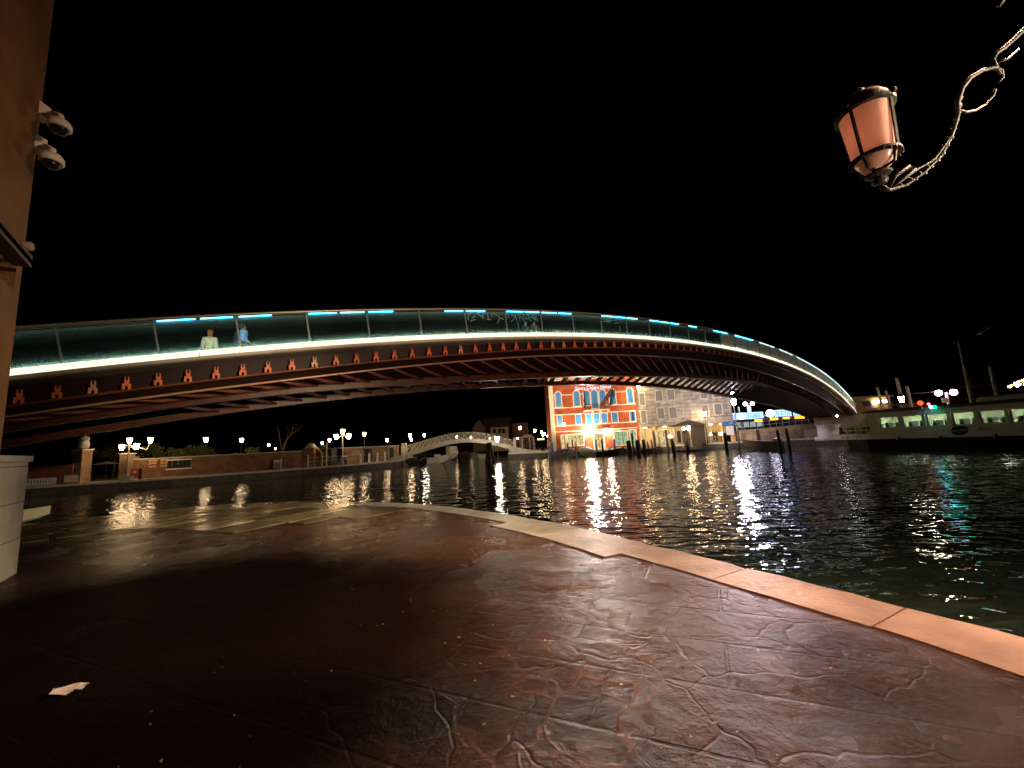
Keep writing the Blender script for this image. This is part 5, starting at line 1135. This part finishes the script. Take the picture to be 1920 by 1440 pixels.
for i, (px0, px1, lb) in enumerate(((1378,1432,'bus with lit side windows and an orange destination sign, nearest the stone house'),(1444,1462,'front of the dark bus in the middle with an orange destination sign'),(1468,1484,'front of the dark bus right of the middle one'),(1490,1512,'front of the bus nearest the arch with the widest orange sign'))):
    Y = 80; a = at(px0,800,Y); b = at(px1,800,Y); z1 = at((px0+px1)/2,786-(px0-1378)*.06,Y).z; z0 = z1-3.0
    t = thing('bus', ((a.x+b.x)/2,Y,z0), lb, 'bus', 'buses in the bus station')
    MB().box(a.x,b.x,Y,Y+(2.6 if i==0 else 10),z0+.35,z1).build('body', mat('bus_body',(.06,.06,.07),.3), t)
    if i == 0:
        for j in range(4): MB().box(a.x+.5+j*1.25,a.x+1.5+j*1.25,Y-.02,Y-.003,z1-1.5,z1-.5).build('window', litmat('bus_lit',(.2,.35,.4),(.8,.95,1),.7), t)
        for x in (a.x+1,b.x-1.2): MB().lathe([(.48,-.15),(.48,.15)], (x,Y+.1,z0+.48), 12, ax=(0,1,0)).build('wheel', M_black, t)
        MB().box(a.x+.2,b.x,Y-.015,Y-.003,z0+.5,z0+1.1).build('skirt', M_white, t)
    else: MB().box(a.x+.15,b.x-.15,Y-.02,Y-.003,z1-1.9,z1-.7).build('windscreen', mat('windscreen',(.02,.03,.05),.1), t)
    xs0 = b.x-1.6 if i == 0 else a.x+.2
    MB().box(xs0,b.x-.1,Y-.04,Y-.021,z1-.55,z1-.12).build('destination_sign', glow('amber',(1,.38,.02),3.5), t)
    for x in (a.x+.35,b.x-.35): MB().ball((x,Y-.05,z0+.8), .13).build('headlight', glow('headlight',(1,.85,.7),12) if i else glow('tail',(1,.05,.02),6), t)
for px, py, k, lb in ((1390.5,780.5,1.6,'white glare lamp on the left part of the blue canopy'),(1444,775,1.9,'large white glare lamp between the two blue canopy panels')):
    c = at(px,py,83.2); t = thing('flood_light', c, lb, 'floodlight', 'floodlights on the canopy'); MB().ball(c,.38*k).build('bulb', glow('canopy_flood',(.75,.75,1),22), t); MB().box(c.x-.2,c.x+.2,83.2+.4*k,84,c.z-.1,c.z+.1).build('bracket', M_iron, t)
c = at(1404,757,90); t = thing('street_lamp', (c.x,c.y,2), 'white column mast with two lamps rising behind the blue canopy', 'street lamp')
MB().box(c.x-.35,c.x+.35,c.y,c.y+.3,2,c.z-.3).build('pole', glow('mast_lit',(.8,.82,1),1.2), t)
for dx in (-.8,.8): MB().ball((c.x+dx,c.y,c.z), .4).build('lamp_head', glow('mast_head',(.9,.88,1),25), t)
MB().tube([(c.x-.8,c.y,c.z),(c.x+.8,c.y,c.z)], .08, 6).build('arm', M_white, t)
c = at(1384,763,92); o = MB().tube([(c.x,c.y,2),(c.x,c.y,c.z)], .25, 8).build('mast', M_white, None, org=(c.x,c.y,2)); tag(o, 'thin plain pale mast left of the two-lamp column', 'mast')
# people-like figures omitted where only dark shapes show; waiting person by the bus
def standing(px, Y, z0, h, label, jm):
    c = at(px, 800, Y); b = Vector((c.x,c.y,z0)); t = thing('person', b, label, 'person'); k = h/1.75; Z = Vector((0,0,1)); X = Vector((1,0,0))
    V = [b+Z*.95*k,b+Z*1.2*k,b+Z*1.45*k,b+Z*1.55*k,b+Z*1.66*k,b+X*.1+Z*.5*k,b+X*.12+Z*.05,b-X*.1+Z*.5*k,b-X*.12+Z*.05,b+X*.2+Z*1.4*k,b+X*.26+Z*1.1*k,b+X*.2-Vector((0,.15,0))+Z*.9*k,b-X*.2+Z*1.4*k,b-X*.26+Z*1.1*k,b-X*.2-Vector((0,.15,0))+Z*.9*k]
    skin('body', V, [(0,1),(1,2),(2,3),(3,4),(0,5),(5,6),(0,7),(7,8),(2,9),(9,10),(10,11),(2,12),(12,13),(13,14)], [.15,.15,.12,.06,.1,.08,.06,.08,.06,.07,.055,.04,.07,.055,.04], jm, t, 1)
    MB().ball(V[4]+Z*.0, .12*k).build('head', mat('skin',(0,0,0)), t, True); MB().ball(V[4]+Z*.04+Vector((0,.03,0)), .125*k).build('hair', M_hairb, t, True)
standing(1391, 66, 2.2, 1.75, 'person in a yellowish jacket standing on the ramp by the blue canopy', mat('yellow_jacket',(.55,.42,.15),.7))
standing(1336, 60.9, QZ, 1.8, 'person in dark clothes standing under the first terrace lamp right of the kiosk', M_black)
standing(1341.5, 60.9, QZ, 1.75, 'person in dark clothes between the two terrace lamps right of the kiosk', M_black)
standing(986, 66.5, QZ, 1.7, 'person in dark clothes standing by the pale newsstand', M_black)
standing(679.5, 58, QZ, 1.7, 'person in grey clothes standing behind the bollard nearest the three-armed lamp', mat('grey_clothes',(.3,.25,.16),.8))

# ---------------- boats
def hull(t, bow, stern, w, z0, z1, mt, name='hull', sheer=.35, deck=None):
    bow = Vector(bow); stern = Vector(stern); d = stern-bow; n = Vector((-d.y,d.x,0)).normalized(); R = []
    N = 10
    for i in range(N+1):
        f = i/N; ww = w/2*min(1, math.sin(min(1,f*1.7+.03)*math.pi/2))*(1-.15*f); p = bow+d*f; zt_ = z1+sheer*(1-f)**2
        k0 = z0+(zt_-z0)*.55*(1-f)**4
        R.append([p+n*ww+Vector((0,0,zt_)), p+n*ww*.72+Vector((0,0,k0+.08)), p+n*ww*.2+Vector((0,0,k0)), p-n*ww*.2+Vector((0,0,k0)), p-n*ww*.72+Vector((0,0,k0+.08)), p-n*ww+Vector((0,0,zt_)), p-n*ww*.85+Vector((0,0,zt_-.02)), p+Vector((0,0,zt_-.14)), p+n*ww*.85+Vector((0,0,zt_-.02))])
    return MB().sweep(R).build(name, mt, t, False)
def boat(pb, Yb, ps, Ys, w, h, label, mt, cover=None, cabin=None, group='moored boats'):
    b = at(pb, 860, Yb); s = at(ps, 860, Ys); b.z = s.z = 0; t = thing('boat', ((b.x+s.x)/2,(b.y+s.y)/2,0), label, 'boat', group)
    hull(t, b, s, w, -.15, h, mt); d = s-b; n = Vector((-d.y,d.x,0)).normalized()
    if cover:
        R = []
        for i in range(7):
            f = .12+.8*i/6; p = b+d*f; ww = w*.46*min(1,math.sin(min(1,f*1.7)*1.57)); q = h+.03+.3*(1-f)**2; R.append([p-n*ww+Vector((0,0,q)), p-n*ww*.4+Vector((0,0,q+.3*math.sin(f*3))), p+Vector((0,0,q+.42*math.sin(f*3))), p+n*ww*.4+Vector((0,0,q+.3*math.sin(f*3))), p+n*ww+Vector((0,0,q))])
        MB().sweep(R).build('cover', cover, t, True)
    if cabin:
        f0, f1, ch = cabin; p = b+d*f0; q = b+d*f1
        MB().hexa([p-n*w*.34+Vector((0,0,h-.02)),p+n*w*.34+Vector((0,0,h-.02)),q+n*w*.34+Vector((0,0,h-.02)),q-n*w*.34+Vector((0,0,h-.02)),p+d*.05-n*w*.28+Vector((0,0,h+ch)),p+d*.05+n*w*.28+Vector((0,0,h+ch)),q+n*w*.28+Vector((0,0,h+ch)),q-n*w*.28+Vector((0,0,h+ch))]).build('cabin', M_white, t)
        MB().hexa([p+d*.02-n*w*.345+Vector((0,0,h+ch*.35)),p+d*.02-n*w*.335+Vector((0,0,h+ch*.35)),q-n*w*.335+Vector((0,0,h+ch*.35)),q-n*w*.345+Vector((0,0,h+ch*.35)),p+d*.05-n*w*.315+Vector((0,0,h+ch*.8)),p+d*.05-n*w*.29+Vector((0,0,h+ch*.8)),q-n*w*.29+Vector((0,0,h+ch*.8)),q-n*w*.315+Vector((0,0,h+ch*.8))]).build('window', M_dark, t)
    return t
M_hullw = mat('boat_white', (.62,.58,.5), .35); M_hulld = mat('boat_dark', (.04,.03,.025), .4); M_cvb = mat('cover_blue', (.03,.06,.38), .6); M_cvd = mat('cover_dark', (.03,.05,.045), .6)
boat(842,68,800,67,2.0,.85,'pale open motor boat moored under the left part of the white footbridge',M_hullw,cabin=(.35,.65,.45))
boat(856,74,838,80,2.2,.9,'white cabin boat with square windows under the footbridge crown',M_hullw,cabin=(.2,.7,1.6))
boat(786,66,806,70,1.8,.5,'dark covered boat at the left foot of the white footbridge',M_hulld,M_cvd)
boat(760,62.6,785,63,1.8,.6,'dark green covered boat below the left footbridge steps',M_hulld,M_cvd)
boat(886,80,905,76,2.2,.8,'pale boat in shade beyond the bundle of piles',M_hullw)
boat(862,84,884,82,2.0,.8,'brownish boat under the right half of the footbridge',mat('boat_brown',(.2,.13,.08),.5),mat('cover_rust',(.25,.1,.05),.7))
boat(1082,58.5,1040,59.5,2.2,.8,'white boat under a blue cover before the left side of the hotel',M_hullw,M_cvb)
boat(1088,59.5,1116,59.3,2.0,.85,'white covered boat under the brightest hotel lamp',M_hullw,mat('cover_pale',(.5,.52,.55),.5))
boat(1172,58.6,1118,59,2.2,.7,'long dark wooden boat with pale trim before the hotel door',M_hulld,cabin=(.45,.6,.35))
boat(1240,58.5,1186,58.8,2.2,.55,'low dark boat among the stubby piles',M_hulld)
boat(1396,54,1476,51,2.3,.95,'grey motor boat with a pale canvas bow moored beside two slim piles',mat('boat_grey',(.30,.26,.22),.5),cabin=(.7,.9,.3))
c = at(1444,825,52.4); o = MB().lathe([(.05,-.55),(.5,-.4),(.62,0),(.5,.4),(.05,.55)], (c.x+.8,c.y-.5,.85), 10, ax=(1,0,0)).build('fender', M_white, None, True, org=c); tag(o,'big rounded pale fender hanging at the side of the grey motor boat','fender')
# white rowing boat near, behind the block
b = at(95,945,20.5); s = at(10,985,17.5); t = thing('boat', ((b.x+s.x)/2,(b.y+s.y)/2,0), 'white rowing boat whose bow pokes out behind the pale stone block', 'boat', 'moored boats')
b.z = 0; s = Vector((b.x-4.2,b.y-1.6,0)); hull(t, b, s, 1.3, -.15, .45, mat('row_white',(.78,.7,.5),.5), sheer=.25)

# ---------------- water bus
VB = Vector((33.85,44.45,0)); VS = Vector((44.2,22.0,0)); vd = (VS-VB).normalized(); vn = Vector((-vd.y,vd.x,0)); 
if vn.dot(-VB) < 0: vn = -vn   # towards the camera
vb = thing('water_bus', (VB+VS)/2, 'long white and dark water bus with lit green-tinted windows at the right edge', 'boat')
M_vw = mat('vap_white', (.62,.58,.42), .45, col2=(.52,.48,.34), nscale=1.5); M_vr = mat('vap_roof', (.10,.10,.07), .5)
Lh = 23.0
def V_(a, o, z): return VB+vd*a+vn*o+Vector((0,0,z))
R = []
for i in range(13):
    a = Lh*i/12; ww = 2.1*min(1,math.sin(min(1,a/5+.08)*1.57)); k0 = -.3+1.15*max(0,1-a/2.2)
    R.append([V_(a,ww,.98),V_(a,ww*.8,k0),V_(a,-ww*.8,k0),V_(a,-ww,.98)])
MB().sweep(R).build('hull', M_black, vb)
R = []
for i in range(8):
    a = -.35+5.2*i/7; ww = 2.13*min(1,math.sin(min(1,max(0,a)/5+.08)*1.57)); R.append([V_(a,ww,.985),V_(a,ww,1.5),V_(a,-ww,1.5),V_(a,-ww,.985)])
MB().sweep(R).build('bow_deck', M_vw, vb)
# side wall with window openings
wins = []
for px0, px1 in ((1645,1686),(1688,1731),(1733,1779),(1782,1831),(1834,1890),(1891,1935)):
    o0 = VB+vn*2.15
    a0 = (onplane(px0,785,o0,vn)-VB).dot(vd); a1 = (onplane(px1,785,o0,vn)-VB).dot(vd); wins.append((min(a0,a1)+.05, max(a0,a1)-.02))
zs0, zs1, zr = 1.93, 3.0, 3.42
aS = wins[0][0]-.75
mb = MB(); tk = 2.06
def side(mb, a0, a1, z0, z1, o0=2.06, o1=2.15): mb.hexa([V_(a0,o0,z0),V_(a1,o0,z0),V_(a1,o1,z0),V_(a0,o1,z0),V_(a0,o0,z1),V_(a1,o0,z1),V_(a1,o1,z1),V_(a0,o1,z1)])
side(mb, aS, Lh-.5, .985, zs0); side(mb, aS, Lh-.5, zs1, zr)
e = aS
for w0, w1 in wins: side(mb, e, w0, zs0, zs1); e = w1
side(mb, e, Lh-.5, zs0, zs1)
mb.build('side_wall', M_vw, vb)
mb = MB(); mb.hexa([V_(aS,-2.15,.985),V_(Lh-.5,-2.15,.985),V_(Lh-.5,-2.06,.985),V_(aS,-2.06,.985),V_(aS,-2.15,zr),V_(Lh-.5,-2.15,zr),V_(Lh-.5,-2.06,zr),V_(aS,-2.06,zr)]); mb.hexa([V_(aS,-2.05,1.5),V_(aS+.08,-2.05,1.5),V_(aS+.08,2.05,1.5),V_(aS,2.05,1.5),V_(aS,-2.05,zr),V_(aS+.08,-2.05,zr),V_(aS+.08,2.05,zr),V_(aS,2.05,zr)])
mb.build('far_wall', M_vw, vb)
MB().sweep([[V_(a,2.35,zr+.002),V_(a,2.2,zr+.16),V_(a,1.2,zr+.30),V_(a,-1.2,zr+.30),V_(a,-2.3,zr+.1),V_(a,-2.3,zr+.002)] for a in (aS-.4, aS+4, Lh)]).build('roof', M_vr, vb)
M_seat = mat('vap_seat', (.12,.17,.14), .6)
for i, (w0, w1) in enumerate(wins):
    f = MB(); side(f, w0, w1, zs0, zs0+.09, 1.9, 2.05); side(f, w0, w1, zs1-.07, zs1, 1.9, 2.05); side(f, w0, w0+.14, zs0+.09, zs1-.07, 1.9, 2.05); side(f, w1-.14, w1, zs0+.09, zs1-.07, 1.9, 2.05); side(f, w0+.14, w1-.14, zs0+.33, zs0+.39, 1.95, 2.03)
    wf = f.build('window', mat('win_frame', (.8,.88,.74), .5), vb)
    g = MB(); side(g, w0+.1, w1-.08, zs0+.07, zs1-.05, 2.10, 2.112)
    gm = MATS.get('vap_glass')
    if not gm:
        gm = bpy.data.materials.new('vap_glass'); gm.use_nodes = True; nn_ = gm.node_tree.nodes; ll = gm.node_tree.links; nn_.clear()
        tr = nn_.new('ShaderNodeBsdfTransparent'); tr.inputs[0].default_value = (.84,.93,.84,1); gl = nn_.new('ShaderNodeBsdfGlossy'); gl.inputs['Roughness'].default_value = .03; mx = nn_.new('ShaderNodeMixShader'); mx.inputs[0].default_value = .12; o_ = nn_.new('ShaderNodeOutputMaterial')
        ll.new(tr.outputs[0], mx.inputs[1]); ll.new(gl.outputs[0], mx.inputs[2]); ll.new(mx.outputs[0], o_.inputs[0]); MATS['vap_glass'] = gm
    g.build('pane', gm, wf)
    # seats and a ceiling light inside
    for j in range(2):
        a = w0+.25+j*.75; MB().hexa([V_(a,.6,1.3),V_(a+.4,.6,1.3),V_(a+.4,1.8,1.3),V_(a,1.8,1.3),V_(a+.1,.6,2.45),V_(a+.3,.6,2.45),V_(a+.3,1.8,2.45),V_(a+.1,1.8,2.45)]).build('seat', M_seat, vb)
    if i != 3: MB().hexa([V_(w0+.3,-.4,3.3),V_(w1-.3,-.4,3.3),V_(w1-.3,.0,3.3),V_(w0+.3,.0,3.3),V_(w0+.3,-.4,3.36),V_(w1-.3,-.4,3.36),V_(w1-.3,.0,3.36),V_(w0+.3,.0,3.36)]).build('ceiling_light', glow('cabin_light',(.92,1,.84),60), vb)
MB().ball(V_(aS-.9,.6,3.1), .12).build('deck_lamp', glow('deck_lamp',(1,.66,.32),70), vb)
# bow rail, bow opening light, name
mb = MB(); P = [V_(a, 2.05*min(1,math.sin(min(1,max(0,a)/5+.08)*1.57)), 0) for a in (.1,1,2,3,4,aS)]
for z in (2.2, 1.85): mb.tube([p+Vector((0,0,z)) for p in P], .025, 5)
for p in P: mb.tube([p+Vector((0,0,1.5)), p+Vector((0,0,2.2))], .025, 5)
mb.build('bow_rail', M_white, vb)
MB().hexa([V_(aS-1.2,-1.2,2.2),V_(aS-.1,-1.2,2.2),V_(aS-.1,1.6,2.2),V_(aS-1.2,1.6,2.2),V_(aS-.4,-1.2,3.35),V_(aS-.1,-1.2,3.35),V_(aS-.1,1.6,3.35),V_(aS-.4,1.6,3.35)]).build('bow_screen', mat('screen_canvas',(.55,.42,.24),.6), vb)
for a in (1.2,2.2,3.2): MB().hexa([V_(a,-1.0,1.502),V_(a+.5,-1.0,1.502),V_(a+.5,1.2,1.502),V_(a,1.2,1.502),V_(a+.1,-1.0,2.3),V_(a+.3,-1.0,2.3),V_(a+.3,1.2,2.3),V_(a+.1,1.2,2.3)]).build('seat', M_black, vb)
pt = onplane(1595, 831, VB+vn*2.14, vn); text('lettering', 'Actv  127', V_(2.6,2.05,1.24), vd*(1 if vd.cross(Vector((0,0,1))).dot(vn) > 0 else -1), .42, M_black, vb, .01)
lc = onplane(1799, 804.5, VB+vn*2.16, vn); lc.z = 1.62
la = (lc-VB).dot(vd); ry = .36
for up_ in (1, -1):
    pts = []
    for i in range(13):
        a = math.pi*i/12; pts.append((la+math.cos(a)*.52, 1.52+up_*(.03+math.sin(a)*ry)+.05*math.cos(a)))
    mb = MB(); mb.poly([V_(x,2.165,z) for x, z in pts]); o = mb.build('logo', M_black, vb)
text('lettering', 'Actv', V_(la+1.45,2.165,1.60), vd*(1 if vd.cross(Vector((0,0,1))).dot(vn) > 0 else -1), .42, mat('logo_grey',(.08,.08,.06),.5), vb, .01)
for px in (1684,1762,1866):
    c = onplane(px, 816, VB+vn*2.2, vn); a = (c-VB).dot(vd); MB().lathe([(.06,-.16),(.13,-.1),(.13,.1),(.06,.16)], V_(a,2.24,1.0), 8).build('fender', M_black, vb)
# roof lights and dome
for px, py, col, nm, s_, r_ in ((1752,763,(.0,1,.45),'green_light',12,.13),(1746,763.5,(.1,.7,1),'blue_light',30,.12),(1741,757.5,(1,.06,.10),'red_light',12,.10),(1725.5,755.5,(1,.12,.03),'red_disc',1.6,.2)):
    c = onplane(px, py, VB+vn*2.5, vn); t = thing('signal_light', c, {'green_light':'green navigation light on the roof of the water bus','blue_light':'small blue light touching the green one on the water bus roof','red_light':'small red light just left of the green one','red_disc':'round orange-red disc on a stub post above the water bus'}[nm], 'signal light', 'signal lights on the water bus')
    MB().ball(c, r_).build('lens', glow(nm,col,s_), t); MB().tube([(c.x-vn.x*.2,c.y-vn.y*.2,zr-.02),(c.x,c.y,c.z-r_*.9)], .04, 6).build('stem', M_white, t)
c = onplane(1905,749,VB+vn*.8,vn); t = thing('signal_light', c, 'bright red lamp glowing over the roof of the water bus near the right edge', 'signal light', 'signal lights on the water bus')
MB().ball(c,.13).build('lens', glow('red_lamp',(1,.04,.02),45), t); MB().tube([(c.x,c.y,zr+.2),(c.x,c.y,c.z-.1)], .05, 6).build('stem', M_white, t)
MB().sweep([[V_(a,1.6,zr+.31),V_(a,1.3,zr+.62),V_(a,.3,zr+.72),V_(a,-.6,zr+.6),V_(a,-.7,zr+.28)] for a in (wins[3][1], wins[4][0]+1, Lh)]).build('roof_box', M_vw, vb)

# ---------------- behind the water bus
OY = 72.
a = at(1600,770,OY); b = at(1671,760,OY); zt = at(1640,745.5,OY).z; M_or = mat('orange_plaster', (.62,.34,.12), .7, col2=(.52,.28,.1), nscale=1)
t = thing('station_building', ((a.x+b.x)/2,OY,QZ), 'flat-roofed orange-lit building behind the bow of the water bus', 'building')
MB().box(a.x,b.x,OY,OY+8,QZ,zt).build('wall', M_or, t); MB().box(a.x-.2,b.x+.3,OY-.5,OY+8,zt+.002,zt+.3).build('roof', M_cream, t)
w0 = at(1617,762,OY); w1 = at(1631,754,OY); rect_window(t, w0.x, w1.x, w0.z, w1.z+.2, OY, .12, fm=M_cream, pane=M_dark, mull=1, inner='pane')
c = at(1636,758,OY); MB().box(c.x-.4,c.x+.6,OY-.1,OY-.003,c.z-.7,c.z+.5).build('notice', M_white, t)
for px0, px1 in ((1642,1651),(1652,1665)):
    p = at(px0,752.5,OY-.6); q = at(px1,751.5,OY-.6); MB().box(p.x,q.x,OY-.6,OY-.5,p.z-.22,p.z+.22).build('strip_light', glow('strip_warm',(1,.8,.55),18), t)
a = at(1671,775,OY-2); b = at(1735,760,OY-2); zt = at(1700,757,OY).z
t = thing('station_building', ((a.x+b.x)/2,OY-1,QZ), 'lower orange-lit shed right of the flat-roofed building', 'building')
MB().box(a.x,b.x,OY-2,OY+4,QZ,zt).build('wall', M_or, t); MB().box(a.x,b.x,OY-2.6,OY+4,zt+.002,zt+.22).build('roof', M_iron, t); MB().box(a.x+.4,a.x+1.3,OY-2.02,OY-2.003,QZ,zt-.3).build('door', M_dark, t)
PL = [(1641,703,1657,776,50,.17,'thin pile furthest left behind the water bus bow'),(1661,732,1671,775,52,.16,'short pile next to the furthest left one'),(1681,708,1695,772,50,.19,'tallest pile of the left group, passing behind the lantern'),(1700,724,1710,766,50,.19,'pile right of the lantern'),
      (1808,686,1824,754,34,.17,'tall thick pale pile, left of the right-hand pair'),(1857,687,1871,745,34,.17,'tall thick pale pile, right of the right-hand pair')]
for x0,y0,x1,y1,Y,r,lb in PL:
    tp = at(x0 if x0 != 1641 else 1645, y0 if y0 != 703 else 725, Y+4); bt = at(x1,y1,Y+4); v = (bt-tp); bt = tp+v*((-1-tp.z)/v.z) if v.z else bt
    o = MB().tube([bt, tp-Vector((0,0,.1)), tp], [r,r*.92,r*.6], 9).build('tall_pile', M_palewood, None, True, org=bt); tag(o, lb, 'pile', 'tall piles behind the water bus')
for (pa, pb, Y, lb) in (((1692,738),(1760,734),54,'thin cable running from the tall pile to the twin violet lamp'),((1793,728),(1920,711),40,'thin sagging cable crossing the two tall pale piles'),((1775,750),(1925,737),38,'pale pontoon rail above the roof of the water bus')):
    a = at(*pa,Y); b = at(*pb,Y-2); o = MB().tube([a,(a+b)/2-Vector((0,0,.08)),b], .035, 6).build('cable' if 'cable' in lb else 'pontoon_rail', M_palewood, None, org=a); tag(o, lb, 'cable' if 'cable' in lb else 'rail')
street_lamp(1690,748,48,'large lantern in front of the orange building behind the water bus','h',1.5)
c = at(1774,737,52); t = thing('street_lamp', (c.x,c.y,QZ), 'twin-armed lamp with violet-white globes and a small sign behind the water bus', 'street lamp')
MB().tube([(c.x,c.y,QZ),(c.x,c.y,c.z+.1)], .13, 8).build('pole', M_white, t); MB().tube([(c.x-.95,c.y,c.z+.1),(c.x+.95,c.y,c.z+.12)], .04, 6).build('arm', M_iron, t)
for dx in (-.95,.95): MB().ball((c.x+dx,c.y,c.z+.05), .36).build('globe', lampglow('p'), t)
MB().box(c.x-.9,c.x-.2,c.y-.2,c.y-.15,c.z-1.2,c.z-.6).build('sign', mat('sign_cream',(.75,.6,.4),.6), t)
# string of warm lights at the right edge
t = thing('festoon_lights', at(1912,718,46), 'dense cluster of warm string lights at the right edge above the water bus', 'string lights'); rnd = random.Random(6); mb = MB(); mw = MB(); prev = None
for i in range(34):
    px = 1890+rnd.random()*45; py = 726-(px-1890)*.28+rnd.uniform(-7,5)*(.3+(px-1890)/40); c = at(px,py,46+rnd.uniform(-.5,.5)); mb.ball(c,.055,6)
    if prev is not None and i % 3: mw.tube([prev,c],.012,4)
    prev = c
mb.build('bulbs', glow('festoon',(1,.62,.2),60), t); mw.build('wire', M_iron, t)
# dark hillside of low building row behind the right end, dim brown
a = at(1715,770,80); b = at(1960,740,80); o = MB().box(a.x,b.x+20,80,90,QZ,at(1800,742,80).z).build('warehouse', mat('ware_brown',(.14,.06,.03),.85), None, org=(a.x,80,QZ)); tag(o, 'long dark brown warehouse far behind the tall pale piles', 'building')
# tall unlit mast with an arm
c = at(1797,640,40); e = at(1853,618,40); t = thing('street_lamp', (c.x,c.y,QZ), 'tall unlit grey lamp mast with a long slanting arm against the black sky', 'street lamp')
MB().tube([(c.x,c.y,QZ),(c.x,c.y,c.z)], [.12,.08], 8).build('pole', mat('dark_grey',(.2,.2,.2),.6), t); MB().bar(at(1788,643,40), e, .14, .08).build('arm', mat('dark_grey',(0,0,0)), t); MB().bar(at(1836,626,40), at(1856,615,40), .5, .12).build('lamp_head', mat('dark_grey',(0,0,0)), t)
# floating pontoon stop under the bridge end
a = at(1700,779,46); b = at(1610,786,50); 
# ============================================================ added unseen spots; the first, over the water, lights the steelwork
spot((7.5,-1,1.6), (1.5,18,7), 7500, (1,.66,.44), 86, 1.0)
spot((4,34,5.6), (12.4,63,8.5), 42000, (1,.72,.46), 34, .5)  # added to light the hotel front, with no lamp built here
spot((9,37,5.6), (25.8,62,8), 33000, (1,.84,.62), 40, .5)  # added the same way to light the stone house front
lp_ = at(1375, 752, 54.6); spot(lp_, (1.5, 4, .5), 8500, (1,.86,.84), 19, 1.0, .3, 'added_mast_beam')       # added beam beside the mast lamp, brightening streaks on water and paving
lp_ = at(1108, 806, 61.6); spot(lp_, (1.0, 5, .5), 7500, (1,.88,.78), 20, 1.0, .25, 'added_door_beam')  # added beam beside the door lamp, for the sheen on the paving
for s_, pw in ((-17.5, 380), (-14.5, 420), (1.5, 400)):   # added unseen spots that light the people on the deck
    spot(PB(s_,.3,.9), PB(s_+.6,3,1.2), pw, (1,.88,.66), 130, .6, .04, 'added_deck_spot')
